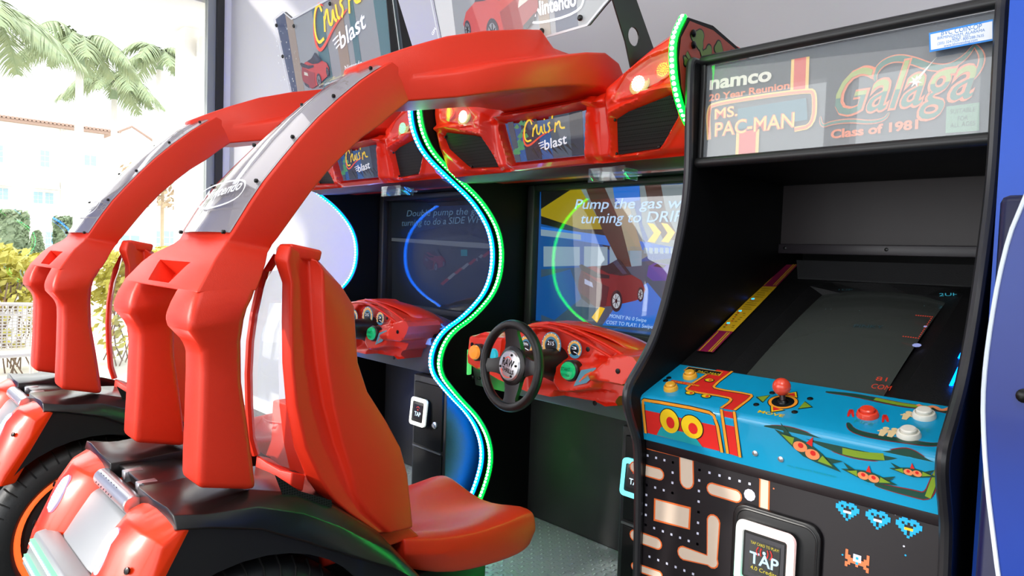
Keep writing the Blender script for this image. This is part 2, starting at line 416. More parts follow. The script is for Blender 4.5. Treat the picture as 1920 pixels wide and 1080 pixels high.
boxwood(68, 432, 17, -21, 'small dome-clipped bush beside the large square one', True)
boxwood(122, 410, 20, -22, 'clipped bush half hidden by the farther roll bar')

# white plastic cafe chair behind the window
Xc = -8.0
chm = mat('white_chair_plastic', (.86, .84, .80), .5)
ch = thing('cafe_chair', 'pale woven plastic cafe chair outside, left of the farther roll bar', 'chair', (Xc + .3, .95, -.15))
def bk(u, v):  # u across, v up on the chair back, facing away to the left
    return Vector((Xc + .10 * math.cos(u * 1.6) + .1 * v, 1.02 + u * .30, .28 + v * .42))
m = M(); fr = [bk(-1, 0)] + [bk(-1 + .03, v) for v in (.3, .6, .9)] + [bk(-.85, 1.0), bk(0, 1.04), bk(.85, 1.0)] + [bk(1 - .03, v) for v in (.9, .6, .3)] + [bk(1, 0)]
m.tube(fr, .018, 8); m.tube([bk(-1, .72), bk(-.5, .78), bk(0, .8), bk(.5, .78), bk(1, .72)], .014, 8)
for i in range(1, 15):
    u = -1 + 2 * i / 15; m.tube([bk(u * .98, v) for v in (0, .33, .66, 1.0)], .0065, 5)
for i in range(1, 14):
    v = i / 14; m.tube([bk(u, v - .06 * u * u) for u in (-1, -.5, 0, .5, 1)], .0065, 5)
part('backrest', m, chm, ch)
m = M().box(Xc + .05, Xc + .5, .74, 1.3, .25, .285); part('seat', m, chm, ch, bevel=.01)
for sx, sy in ((.08, .76), (.08, 1.28), (.46, .76), (.46, 1.28)): part('leg', M().tube([(Xc + sx, sy, .26), (Xc + sx - .03 + (.06 if sx > .2 else 0), sy, -.15)], [.022, .015], 8), chm, ch)
for sy in (.73, 1.31): part('armrest', M().tube([bk(-1 if sy < 1 else 1, .5), (Xc + .3, sy, .5), (Xc + .46, sy, .48), (Xc + .47, sy, .27)], .016, 8), chm, ch)

# the building across the street, facade in the plane X = -30
bl = thing('building', 'long white stucco building with tiled eaves across the street', 'building', (-33, 5, -.15))
XB = -30.0
def q(x, y, X=XB): v = at(x, y, X=X); return v.y, v.z
y0, z0 = q(0, 226); y1, z1 = q(195, 252)
part('facade', M().box(XB - 5, XB, -6, y1, -.15, z1), stucco, bl, smooth=False)
tile = mat('clay_roof_tile', (.62, .52, .46), .8)
m = M().box(XB - 5, XB + .25, -6, y1 + .2, z1, z1 + .10)
for i in range(110): m.tube([(XB + .3, -6 + i * .125, z1 + .13), (XB - 1.5, -6 + i * .125, z1 + .4)], .05, 6)
part('roof', m, tile, bl)
pane = mat('distant_window_pane', (.58, .70, .74), .2)
awn = mat('grey_awning', (.80, .79, .76), .8)
def bwin(xa, ya, xb, yb, X=XB, par=bl):
    a = q(xa, ya, X); b = q(xb, yb, X); ya_, yb_ = min(a[0], b[0]), max(a[0], b[0]); zb, zt = min(a[1], b[1]), max(a[1], b[1])
    w = part('window', M().box(X, X + .03, ya_, yb_, zb, zt), white, par, smooth=False)
    p = M(); n = 2
    for i in range(n):
        for j in range(3): p.box(X + .03, X + .05, ya_ + (yb_ - ya_) * (i + .08) / n, ya_ + (yb_ - ya_) * (i + .92) / n, zb + (zt - zb) * (j + .06) / 3, zb + (zt - zb) * (j + .94) / 3)
    part('pane', p, pane, w, smooth=False)
for r in ((-10, 271, 6, 305), (75, 281, 93, 314), (-6, 352, 16, 375), (62, 359, 80, 382), (84, 361, 100, 383), (157, 290, 181, 312), (-10, 430, 5, 462), (84, 434, 105, 470)): bwin(*r)
for (xa, ya, xb, yb) in ((-12, 328, 22, 350), (60, 334, 108, 357)):
    a = q(xa, ya); b = q(xb, yb); part('awning', M().prism([(XB, a[0], a[1]), (XB + .5, a[0], b[1]), (XB, a[0], b[1])], (0, b[0] - a[0], 0)), awn, bl, smooth=False)
a = q(113, 240); b = q(117, 400); part('downpipe', M().box(XB, XB + .08, a[0], a[0] + .1, b[1], a[1]), awn, bl, smooth=False)
a = q(140, 338); b = q(196, 346); part('balcony', M().box(XB, XB + .5, a[0], b[0], b[1] - .5, a[1]), stucco, bl, smooth=False)
b2 = thing('building', 'low gabled white building wing behind the middle palm', 'building', (-37, 11, -.15))
XB2 = -34.0
a = q(200, 262, XB2); b = q(345, 262, XB2); g = q(246, 240, XB2)
part('facade', M().prism([(XB2, a[0], -.15), (XB2, b[0] + 6, -.15), (XB2, b[0] + 6, a[1]), (XB2, g[0] + 1.2, a[1]), (XB2, g[0], g[1]), (XB2, g[0] - 1.2, a[1]), (XB2, a[0], a[1])], (-4, 0, 0)), stucco, b2, smooth=False)
part('roof', M().tube([(XB2 + .1, g[0] - 1.25, a[1]), (XB2 + .1, g[0], g[1] + .05), (XB2 + .1, g[0] + 1.25, a[1])], .06, 6), tile, b2)
for r in ((250, 380, 262, 398), (285, 432, 300, 470), (305, 432, 330, 470), (225, 440, 262, 475)): bwin(*r, X=XB2, par=b2)
m = M()
def fnb(): return (rnd.uniform(-.6, .6), rnd.uniform(-1.2, 1.2), rnd.uniform(0, 1.3) ** 1.2)
cB = at(305, 345, X=-26); leafy(m, -26, cB.y, cB.z - .8, fnb, 700, .12, rnd); m.tube([(-26, cB.y, -.15), (-26, cB.y, cB.z)], .06, 7)
solo('street_tree', m, mat('dry_brown_leaf', (.66, .55, .45), .7, mix=(.72, .66, .52), mscale=5), 'pinkish brown street tree beyond the arch of the nearer roll bar', 'tree', smooth=False)
# ================================================================ racing cabinets (measured on the nearer one, centred on X = XC)
XC = -1.42; PITCH = 1.05
def mirror_l(p): return [(-a, b) for a, b in p][::-1]
EDGE = [(1.448, 1.905), (1.41, 1.85), (1.408, 1.80), (1.425, 1.735), (1.47, 1.67), (1.575, 1.602), (1.725, 1.51), (1.822, 1.38), (1.812, 1.20), (1.69, 1.085), (1.555, 1.02), (1.515, .905), (1.60, .81), (1.745, .68), (1.805, .54), (1.765, .405), (1.67, .27)]
EDGES = [Vector((a, b)) for a, b in smooth_line([Vector(p) for p in EDGE], 3)]
grille = mat('perforated_black_metal', (.035, .035, .035), .5, spec=.2)
nt = grille.node_tree; b_ = nt.nodes['Principled BSDF']; vo = nt.nodes.new('ShaderNodeTexVoronoi'); vo.inputs['Scale'].default_value = 190; vo.inputs['Randomness'].default_value = 0
tcn = nt.nodes.new('ShaderNodeTexCoord'); nt.links.new(tcn.outputs['Object'], vo.inputs['Vector']); cr = nt.nodes.new('ShaderNodeMapRange'); cr.inputs[1].default_value = .25; cr.inputs[2].default_value = .45; cr.inputs[3].default_value = .002; cr.inputs[4].default_value = .02
nt.links.new(vo.outputs['Distance'], cr.inputs[0]); cc = nt.nodes.new('ShaderNodeCombineColor'); [nt.links.new(cr.outputs[0], cc.inputs[i]) for i in range(3)]; nt.links.new(cc.outputs[0], b_.inputs['Base Color'])
art_slime = [mat('slime_art_red', (.62, .24, .16), .4), mat('slime_art_green', (.36, .47, .20), .4), mat('slime_art_black', (.07, .06, .05), .4)]
yel = mat('logo_yellow', (.97, .83, .10), .4, emi=(.97, .83, .10), es=.5)
wht = mat('logo_white', (.95, .95, .95), .4, emi=(.9, .93, 1), es=.55)
orr = mat('logo_orange_red', (.93, .30, .16), .4, emi=(.93, .30, .16), es=.4)
def ink(name, c, es=0, rough=.4): return mat(name, c, rough, emi=c if es else None, es=es)
lg_blue = ink('sign_blue', (.04, .34, .62), .3); lg_navy = ink('sign_navy', (.05, .10, .22), .1); lg_grey = ink('sign_grey', (.26, .34, .42), .15); lg_green = ink('sign_green', (.28, .62, .40), .3); lg_black = mat('sign_black', (.03, .04, .06), .4)

def cruisn(m, pl, cx, cy, s, mi_y=0, mi_w=1, mi_o=2, d=.002, tilt=0):
    """the sweeping brush script over the word blast, drawn in strokes round (cx, cy), s = width"""
    ct, st = math.cos(tilt), math.sin(tilt)
    def T(p): return [(cx + s * (x * ct - y * st), cy + s * (x * st + y * ct)) for x, y in p]
    k = dict(pix=False, taper=False, smooth=2)
    ribbon(m, pl, T([(-.22, .24), (-.30, .30), (-.42, .20), (-.50, .02), (-.47, -.12), (-.36, -.12), (-.10, .01), (.18, .08)]), .035 * s, d, mi_o, pix=False, taper=True)
    w = .030 * s; D_ = d + .0004
    for st_ in ([(-.26, .20), (-.29, .29), (-.40, .24), (-.47, .06), (-.44, -.06), (-.32, -.04)], [(-.28, .01), (-.23, .17), (-.25, .10), (-.18, .19), (-.15, .17)], [(-.16, .17), (-.18, .05), (-.12, .03), (-.06, .18), (-.07, .06), (-.03, .04)],
                [(.0, .18), (-.01, .05), (.03, .05)], [(.015, .26), (.02, .24)], [(.13, .19), (.07, .17), (.12, .10), (.06, .04)], [(.21, .33), (.18, .24)], [(.20, .03), (.25, .20), (.24, .12), (.33, .21), (.32, .08), (.42, .08)]):
        ribbon(m, pl, T(st_), w, D_, mi_y, **k)
    a = T([(-.06, -.22)])[0]; b = T([(.42, -.16)])[0]
    text(m, pl, 'blast', a, b, .15 * s, d + .0004, mi_w, pix=False, shear=.25, bold=.012)
    for yy in (-.19, -.15, -.11): ribbon(m, pl, T([(-.22 - yy * .4, yy), (-.06, yy + .02)]), .014 * s, d + .0004, mi_w, pix=False, smooth=0)
    return m
LOGO = [yel, wht, orr]

def cabinet(off, ledname, ledcol, ledhalo, label, leftend):
    global OFF
    OFF = Vector((off, 0, 0))
    c = thing('racing_cabinet', label, 'arcade cabinet', (XC, 1.9, 0), 'driving game cabinets')
    # --- base and footwell
    part('base_platform', M().box(XC - .5, XC + .5, 1.0, 2.3, 0, .245), mblk, c, bevel=.004)
    f = M().box(XC - .47, XC + .5, .95, 2.0, .245, .26)
    for i in range(40):
        for j in range(44):
            x = XC - .46 + i * .0245; y = .96 + j * .0245
            if (i + j) % 2: f.add([(x - .009, y - .002, .2605), (x, y - .003, .263), (x + .009, y - .002, .2605), (x + .009, y + .002, .2605), (x, y + .003, .263), (x - .009, y + .002, .2605)], [(0, 1, 4, 5), (1, 2, 3, 4)])
            else: f.add([(x - .002, y - .009, .2605), (x - .003, y, .263), (x - .002, y + .009, .2605), (x + .002, y + .009, .2605), (x + .003, y, .263), (x + .002, y - .009, .2605)], [(0, 1, 4, 5), (1, 2, 3, 4)])
    part('tread_plate', f, mat('diamond_tread_plate', (.70, .76, .76), .4, metal=.15), c, smooth=False)
    part('kick_panel', M().box(XC - .5, XC + .5, 2.0, 2.03, .262, .99), mat('scuffed_black_kick_panel', (.12, .12, .125), .42, mix=(.20, .20, .205), mscale=7), c, smooth=False)
    # --- side panels with light strips
    for sgn in (-1, 1):
        x0 = XC + sgn * .5; 
        if sgn > 0: xs = (XC + .492, XC + .507)
        else: xs = (XC - .507, XC - .492)
        prof = [(p.x + .006, p.y) for p in EDGES] + [(1.62, .2), (1.6, .0), (2.3, 0), (2.3, 1.55), (2.12, 1.72), (1.92, 1.84), (1.74, 1.885), (1.57, 1.915)]
        sp = part('side_panel', M().prism([(xs[0], a, b) for a, b in prof], (xs[1] - xs[0], 0, 0)), blk, c, smooth=False)
        if sgn > 0 and off == 0:
            pl = Pl((xs[1] + .0005, 1.6, 1.8), (1, 0, 0)); a = M()
            top = [(1.46, 1.898), (1.425, 1.85), (1.42, 1.80), (1.437, 1.735), (1.49, 1.66), (2.1, 1.66), (2.1, 1.725), (1.92, 1.825), (1.74, 1.875), (1.57, 1.903)]
            a.prism([(xs[1] + .001, y, z) for y, z in top], (.0006, 0, 0), 0)
            rn = random.Random(11)
            for (y, z, r, k) in ((1.50, 1.865, .022, 1), (1.55, 1.84, .018, 1), (1.50, 1.80, .012, 1), (1.60, 1.865, .016, 1), (1.63, 1.82, .02, 1), (1.68, 1.85, .022, 1), (1.585, 1.795, .026, 1), (1.72, 1.80, .03, 1), (1.66, 1.785, .02, 1), (1.78, 1.83, .018, 1), (1.84, 1.80, .03, 1), (1.45, 1.80, .009, 1)):
                for kk, (rr, dd, mi) in enumerate(((r + .0035, .0018, 2), (r, .0026, 1))):
                    pts = []
                    ph = rn.uniform(0, 6); rn2 = random.Random(int(y * 1000))
                    a1, a2 = rn2.uniform(.15, .35), rn2.uniform(0, 6)
                    for i in range(26):
                        t = 2 * math.pi * i / 26; q = rr * (1 + a1 * math.sin(3 * t + a2)); pts.append((xs[1] + dd, y + q * math.cos(t) * 1.25, z + q * math.sin(t)))
                    a.add(pts, [tuple(range(26))], mi)
            for pts in ([(1.50, 1.865), (1.53, 1.82), (1.57, 1.80), (1.60, 1.865)], [(1.63, 1.82), (1.66, 1.80), (1.72, 1.80)], [(1.68, 1.85), (1.70, 1.80), (1.78, 1.83), (1.84, 1.80)], [(1.45, 1.82), (1.50, 1.785), (1.585, 1.79), (1.72, 1.785), (1.84, 1.79)]):
                q = smooth_line([Vector(p) for p in pts], 2)
                for wd, dd, mi in ((.009, .0016, 2), (.006, .0024, 1)):
                    L = []
                    for i, p in enumerate(q):
                        t = (q[min(i + 1, len(q) - 1)] - q[max(i - 1, 0)]).normalized(); nn = Vector((-t.y, t.x)); L.append((p + nn * wd, p - nn * wd))
                    a.add([(xs[1] + dd, w_[0].x, w_[0].y) for w_ in L] + [(xs[1] + dd, w_[1].x, w_[1].y) for w_ in L], [(i, i + 1, len(L) + i + 1, len(L) + i) for i in range(len(L) - 1)], mi)
            part('slime_splash_art', a, art_slime, sp, smooth=False, label='red panel art with green splashes')
            bt = M()
            for (y, z) in ((1.475, 1.872), (1.478, 1.845)): bt.lathe((xs[1] + .002, y, z), (1, 0, 0), [(.009, 0), (.009, .004), (.004, .007)], 12)
            split('bolt', bt, screw, sp)
        if leftend and sgn < 0:
            ob = M(); 
            for p in resample([Vector((xs[0] - .003, q.x + .05, q.y)) for q in EDGES], .02): ob.box(p.x - .006, p.x, p.y - .008, p.y + .008, p.z - .008, p.z + .008)
            part('added_wall_strip', ob, glow('added_strip_blue', (.0, .26, 1.0), 260), sp, smooth=False)  # hidden strip added to throw blue light on the back wall
        if sgn > 0:
            ob = M()
            for p in resample([Vector((xs[0] - .001, q.x + .028, q.y)) for q in EDGES], .022): ob.box(p.x - .005, p.x, p.y - .005, p.y + .005, p.z - .005, p.z + .005)
            part('inner_light_strip', ob, glow('inner_strip_' + ledname, (.0, .50, 1.0) if off else (.0, .9, .35), 110), sp, smooth=False)
        # diffuser tube along the front edge, beads of light on it
        xm = (xs[0] + xs[1]) / 2
        path = [Vector((xm, p.x, p.y)) for p in EDGES]
        st = M(); rings = []
        for i, p in enumerate(path):
            t = (path[min(i + 1, len(path) - 1)] - path[max(i - 1, 0)]).normalized(); nn = Vector((0, -t.z, t.y)); nn = nn if nn.y < 0 or True else -nn
            if nn.y > 0: nn = -nn
            rings.append([p + Vector((-.008, 0, 0)) + nn * .0, p + Vector((-.008, 0, 0)) + nn * .008, p + Vector((.008, 0, 0)) + nn * .008, p + Vector((.008, 0, 0)) + nn * .0])
        st.loft(rings, True)
        stp = part('light_strip', st, glow('strip_' + ledname, ledcol, 10.0), sp, smooth=False)
        bd = M()
        for p in resample(path, .0135):
            # bead just proud of the strip
            bd.ball(p + Vector((0, -.0075, 0)),   .0056, 8)
        part('light_beads', bd, glow('bead_' + ledname, ledhalo, 12), stp)
    # --- screen
    yS = 1.97
    fr = M(); a, b, z0, z1 = .49, .452, 1.065, 1.575
    for (x0, x1, za, zb) in ((-a, -b, 1.02, 1.6), (b, a, 1.02, 1.6), (-b, b, z1, 1.6), (-b, b, 1.02, z0)): fr.box(XC + x0, XC + x1, yS - .035, yS + .03, za, zb)
    part('screen_frame', fr, mat('matt_charcoal_frame', (.13, .13, .135), .5), c, bevel=.006)
    part('hood_underside', M().box(XC - .49, XC + .49, 1.62, 2.0, 1.6, 1.63), blk, c, smooth=False)
    part('rear_housing', M().box(XC - .485, XC + .485, yS + .06, 2.3, .26, 1.7), blk, c, smooth=False)
    scr = part('screen', M().box(XC - b, XC + b, yS, yS + .012, z0, z1), mat('dark_screen', (.02, .03, .05), .08), c, smooth=False)
    part('screen_glass', M().box(XC - b, XC + b, yS - .012, yS - .008, z0, z1), scrglass, c, smooth=False)
    # --- console shelf and plate
    part('console_shelf', M().prism([(XC - .49, 1.66, .985), (XC - .49, 1.66, 1.0), (XC - .49, yS - .03, 1.04), (XC - .49, yS - .03, .985)], (.98, 0, 0)), blk, c, bevel=.003)
    plate = part('console_plate', M().prism([(XC - .49, 1.665, .985), (XC - .49, 1.655, .975), (XC - .49, 1.69, .83), (XC - .49, 1.72, .825), (XC - .49, 1.72, .985)], (.98, 0, 0)), steel, c, bevel=.003)
    kp = Pl((XC - .45, 1.672, .9), (0, -1, -.2)); k = M()
    o = (XC - .485, 1.0); 
    kx = at(873, 677, Y=1.66)
    k.box(kx.x - .028, kx.x + .028, 1.648, 1.668, kx.z - .048, kx.z + .048)
    kpp = part('keypad', k, glow('keypad_green_' + ledname, (.35, .85, .45), .9), plate, bevel=.004)
    k = M()
    for i in range(3):
        for j in range(4): k.box(kx.x - .021 + i * .015, kx.x - .021 + i * .015 + .011, 1.642, 1.649, kx.z - .04 + j * .021, kx.z - .04 + j * .021 + .013)
    split('key', k, wht, kpp, bevel=.002)
    k = M()
    for x in (-.475, -.44):
        for z in (.865, .955): k.lathe((XC + x, 1.675 - (z - .83) * .2 , z), (0, -1, -.15), [(.007, 0), (.007, .006), (.003, .009)], 10)
    split('plate_screw', k, screw, plate)
    if off:
        k = M(); q0 = at(779, 628, Y=1.66); q1 = at(809, 647, Y=1.66); OFF = Vector((0, 0, 0)); k.box(q0.x, q1.x, 1.652, 1.664, q1.z, q0.z)
        part('information_sticker', k, mat('pale_blue_label', (.80, .87, .95), .5), plate, smooth=False)
        OFF = Vector((off, 0, 0))
    # --- coin box and tap reader
    cb = part('coin_box', M().box(XC + .215, XC + .43, 1.66, 1.99, .262, .825), mat('textured_black_steel', (.085, .085, .09), .45, bump=.3, bscale=350), c, bevel=.004)
    dm = M().box(XC + .232, XC + .415, 1.652, 1.662, .28, .53).box(XC + .232, XC + .415, 1.652, 1.662, .545, .80)
    split('coin_door', dm, blk, cb, bevel=.004)
    part('coin_door_edge', M().box(XC + .232, XC + .415, 1.648, 1.653, .534, .541), steel, cb)
    lk = M().lathe((XC + .375, 1.652, .645), (0, -1, 0), [(.013, 0), (.013, .006), (.008, .008), (.008, .012)], 16); part('lock', lk, chrome, cb)
    rp = Pl((XC + .29, 1.63, .685), (0, -1, .1)); r = M(); 
    def rrect(w, h, rad, n=5): return [(sx * (w - rad) + rad * math.cos(a0 + math.pi / 2 * i / n), sy * (h - rad) + rad * math.sin(a0 + math.pi / 2 * i / n)) for (sx, sy, a0) in ((1, 1, 0), (-1, 1, math.pi / 2), (-1, -1, math.pi), (1, -1, 1.5 * math.pi)) for i in range(n + 1)]
    r.prism([rp.p(u, v, 0) for u, v in rrect(.05, .055, .014)], -rp.n * .028)
    rd = part('tap_reader', r, mat('black_reader_body', (.08, .08, .085), .4), cb, bevel=.002)
    r = M(); o1 = [rp.p(u, v, .003) for u, v in rrect(.05, .055, .014)]; i1 = [rp.p(u, v, .003) for u, v in rrect(.036, .04, .006)]; n = len(o1)
    r.add(o1 + i1 + [p - rp.n * .01 for p in o1], [(i, (i + 1) % n, n + (i + 1) % n, n + i) for i in range(n)] + [(i, (i + 1) % n, 2 * n + (i + 1) % n, 2 * n + i) for i in range(n)])
    part('light_ring', r, glow('reader_ring_white' if off else 'reader_ring_cyan', (.93, .95, .92) if off else (.45, .9, .95), .9), rd)
    r = M(); r.prism([rp.p(u, v, .001) for u, v in rrect(.027, .028, .002)], rp.n * .001, 0)
    text(r, rp, 'TAP', (-.02, -.017), (.02, -.017), .017, .0025, 1, pix=False, bold=.02)
    ribbon(r, rp, [(-.01, .015), (0, .022), (.01, .015)], .002, .0025, 2, pix=False); disc(r, rp, 0, .008, .003, .0026, 2)
    part('reader_display', r, [mat('reader_screen_grey', (.16, .17, .19), .2), glow('reader_letters', (.75, .85, .92), .7), glow('reader_red', (.8, .15, .12), .5)], rd, smooth=False)
    # --- red header shell
    spk = [(.24, 1.612), (.268, 1.70), (.31, 1.713), (.445, 1.735), (.463, 1.724), (.461, 1.684), (.40, 1.628), (.385, 1.618)]
    lens = [(.285, 1.742), (.29, 1.765), (.325, 1.805), (.39, 1.832), (.455, 1.840), (.46, 1.832), (.455, 1.785), (.42, 1.768), (.35, 1.750)]
    sign = [(-.145, 1.614), (.145, 1.614), (.17, 1.738), (.10, 1.732), (0, 1.730), (-.10, 1.732), (-.17, 1.738)]
    def ztop(l):
        l = abs(l); return 1.768 + (1.908 - 1.768) * sstep(.16, .52, l) ** .8 if l > .16 else 1.768
    def dep(l, z):
        al = abs(l); w = sstep(.225, .262, al); y = 1.485 - .02 * w + .022 * sstep(.178, .19, al) * (1 - w)
        y += (.25 + .30 * w) * max(0, 1.735 - z)                                          # the face looks a little down
        y -= .03 * sstep(1.740, 1.750, z) * (1 - sstep(.19, .26, al))                     # brow over the sign
        y += 1.3 * max(0, z - (ztop(l) - .028))                                           # rolls over at the top
        d1 = sdist(spk, al, z); y += .034 * sstep(.012, -.006, d1) - .009 * sstep(.026, .010, d1) * sstep(.000, .012, d1)
        d2 = sdist(lens, al, z); y += .018 * sstep(.006, -.003, d2)
        d3 = sdist(sign, l, z); y += .03 * sstep(.012, -.004, d3) - .012 * sstep(.028, .014, d3) * sstep(.002, .012, d3)
        y += .010 * sstep(.06, .0, abs(z - 1.745)) * sstep(.25, .3, al)
        y -= .016 * sstep(1.735, 1.745, z - .02 * (al - .35)) * sstep(1.765, 1.75, z) * sstep(.25, .3, al)   # crease between lens and speaker
        y += .018 * sstep(1.612, 1.596, z)
        return y
    N = 30
    outl = [(-.488, 1.592), (-.2, 1.592), (.2, 1.592), (.488, 1.592)] + [(.488 - .976 * i / N, ztop(.488 - .976 * i / N)) for i in range(N + 1)]
    h = relief(M(), outl, .0046, lambda u, v, d: Vector((XC + u, d, v)), dep, 1.80)
    hd = part('header_shell', h, gred, c, angle=60)
    part('header_back_rail', M().tube([Vector((XC + l, 1.60 + .1 * (abs(l) < .3), ztop(l) + .004)) for l in [-.48 + .96 * i / 24 for i in range(25)]], .008, 6), blk, hd)
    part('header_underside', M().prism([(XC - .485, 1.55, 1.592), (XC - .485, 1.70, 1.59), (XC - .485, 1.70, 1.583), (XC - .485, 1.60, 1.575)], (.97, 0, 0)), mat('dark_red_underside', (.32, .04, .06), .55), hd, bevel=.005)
    for sg in (-1, 1):
        P_ = [(sg * a, b) for a, b in spk]; g_ = M().add([(XC + a, 1.50, b) for a, b in P_], [tuple(range(len(P_)))])
        g_ = M().add([(XC + a, 1.485 + .55 * max(0, 1.735 - b), b) for a, b in P_], [tuple(range(len(P_)))]); gp = part('speaker_grille', g_, grille, hd, smooth=False)
        s2 = M()
        for a, b in (P_[1], P_[4], P_[7], P_[0]): s2.ball((XC + a * .985, 1.481 + .55 * max(0, 1.735 - b), b + .003 * (1 if b < 1.65 else -1)), .0045, 8)
        split('screw', s2, screw, gp)
        L_ = [(sg * a, b) for a, b in lens]; pane = M().add([(XC + a, 1.468, b) for a, b in L_], [tuple(range(len(L_)))])
        lp = part('lamp_lens', pane, pane_mat('lamp_lens_clear', (1, .97, .96), 2.2, .02, .12, (1, .8, .78)), hd, smooth=False)
        for (l, z, rr, nm, cc_, e) in ((.352, 1.777, .030, 'lamp_cool', (.75, 1, .93), 3.2), (.425, 1.800, .026, 'lamp_amber', (1, .60, .22), 1.3)):
            if sg < 0: rr *= 1.0
            if off: cc_, e = ((.55, 1, .75), 1.2) if nm == 'lamp_cool' else ((1, .85, .35), 1.5)
            nm2 = nm + ('_far' if off else '')
            y = 1.478; dl = M().lathe((XC + sg * l, y + .004, z), (0, -1, .3), [(rr, -.004), (rr, .0), (rr * .9, .001), (rr * .85, -.002)], 24)
            lm = part('lamp_reflector', dl, mat('lamp_rim_' + nm2, (.85, .3, .22), .3, emi=(.05, .85, .45) if nm == 'lamp_cool' else (.9, .35, .1), es=.7 if nm == 'lamp_cool' else .15), hd)  # emission here paints the lamp's halo onto the rim
            bb = M()
            for ring in range(1, 5):
                k_ = [0, 1, 7, 12, 18][ring]
                for q in range(k_):
                    r_ = rr * .2 * (ring - 1 + (.0 if ring == 1 else .0)); t = 2 * math.pi * q / k_
                    bb.ball((XC + sg * l + r_ * math.cos(t), y - .001 - .0, z + r_ * math.sin(t)), rr * .095, 6)
            part('lamp_beads', bb, glow(nm2, cc_, e * .9), lm)
    # header sign
    sp_ = Pl((XC, 1.512, 1.68), (0, -1, -.25)); s = M(); s3 = [(a * .985, b - 1.68) for a, b in sign]
    poly(s, sp_, s3, 0, 0, pix=False)
    for (u0, u1, mi) in ((-.155, -.13, 2), (-.10, -.03, 1), (.02, .10, 2), (.10, .15, 1)):
        poly(s, sp_, [(u0 * .92, -.065), (u1 * .92, -.065), (u1, .06), (u0, .06)], .001, mi, pix=False)
    rn = random.Random(2)
    for k_ in range(16):
        u, v = rn.uniform(-.14, -.08), rn.uniform(-.045, .045); poly(s, sp_, [(u, v), (u + .012, v + .004), (u + .004, v + .016), (u - .012, v + .006)], .0018, 3, pix=False)
    for k_ in range(9):
        u = -.07 + k_ * .02; poly(s, sp_, [(u, -.03), (u + .012, -.028), (u + .03, -.06 + (k_ % 3) * .006)], .0018, 4, pix=False)
    sgn_ = part('header_sign', s, [lg_blue, lg_navy, lg_grey, lg_green, lg_black], hd, smooth=False)
    part('lettering', cruisn(M(), sp_, .0, .004, .19, d=.003), LOGO, sgn_, smooth=False, label='yellow script over the white word blast')
    part('sign_pane', M().add([sp_.p(u, v, .006) for u, v in s3], [tuple(range(len(s3)))]), signglass if False else pane_mat('header_sign_glass', (1, 1, 1), 1.2, .02, .03), hd, smooth=False)
    # clear card tray under the header
    t = M().box(XC + .165, XC + .29, 1.52, 1.60, 1.555, 1.56).box(XC + .165, XC + .29, 1.515, 1.52, 1.535, 1.575).box(XC + .165, XC + .17, 1.52, 1.58, 1.54, 1.57).box(XC + .285, XC + .29, 1.52, 1.58, 1.54, 1.57)
    part('card_tray', t, pane_mat('clear_tray', (.93, .95, .96), 2, .02, .03), c, bevel=.001)
    # --- dashboard
    def D(x, y, Y=1.55): v = at(x, y, Y=Y); return (v.x - XC, v.z)
    dout = [D(*p) for p in ((880, 630), (900, 623), (936, 634), (950, 622), (985, 607), (1012, 604), (1048, 607), (1100, 632), (1150, 660), (1196, 668), (1208, 682), (1202, 700), (1190, 716), (1180, 718), (1166, 742), (1155, 744), (1140, 765), (1122, 765), (1090, 756), (1030, 745), (985, 735), (930, 712), (896, 692), (880, 682), (876, 655))]
    gz = [D(*p) for p in ((972, 640), (990, 622), (1040, 620), (1085, 636), (1102, 650), (1095, 668), (1070, 672), (1030, 676), (1005, 680), (985, 670))]
    slot = [D(*p) for p in ((1106, 670), (1142, 672), (1150, 678), (1108, 676))]
    lower = [D(*p) for p in ((1035, 735), (1095, 735), (1120, 733), (1150, 742), (1140, 768), (1030, 748))]
    boxr = [D(*p) for p in ((1125, 712), (1128, 690), (1150, 668), (1215, 660), (1220, 700), (1180, 722))]
    pod = [D(*p) for p in ((1042, 715), (1048, 684), (1062, 678), (1085, 686), (1122, 684), (1130, 700), (1118, 728), (1060, 738))]
    lw = [D(*p) for p in ((878, 630), (940, 634), (938, 690), (895, 692), (876, 680))]
    cav = [D(*p) for p in ((985, 690), (1030, 676), (1045, 690), (1040, 732), (990, 728))]
    def dd(l, z):
        y = 1.57 + .10 * (z - 1.0)
        y += .022 * sstep(.006, -.004, sdist(gz, l, z)); y += .015 * sstep(.004, -.002, sdist(slot, l, z))
        y -= .035 * sstep(.010, -.006, sdist(pod, l, z)); y += .05 * sstep(.006, -.006, sdist(lower, l, z))
        y -= .05 * sstep(.008, -.004, sdist(boxr, l, z)); y -= .02 * sstep(.006, -.004, sdist(lw, l, z)); y += .06 * sstep(.01, -.02, sdist(cav, l, z)) * .5
        return y
    dp = relief(M(), dout, .005, lambda u, v, d: Vector((XC + u, d, v)), dd, 1.68)
    dred = mat('satin_red_dash_plastic', (.93, .20, .10), .38, coat=.12)
    dash = part('dashboard', dp, dred, c, angle=50)
    # cowl behind the cluster
    rings = []; 
    for (Y, hw, cr_, zb) in ((1.575, .245, 1.113, 1.0), (1.60, .262, 1.118, 1.0), (1.66, .275, 1.115, .995), (1.70, .275, 1.105, .99)):
        rings.append([Vector((XC + .02 + hw * math.cos(math.pi * i / 20), Y + .06 * abs(math.cos(math.pi * i / 20)) ** 2, zb + (cr_ - zb) * max(0, math.sin(math.pi * i / 20)) ** .75)) for i in range(21)])
    part('cowl', M().loft(rings, False, closed=False), gred, dash, solid=.006, bevel=.002)
    rings = []
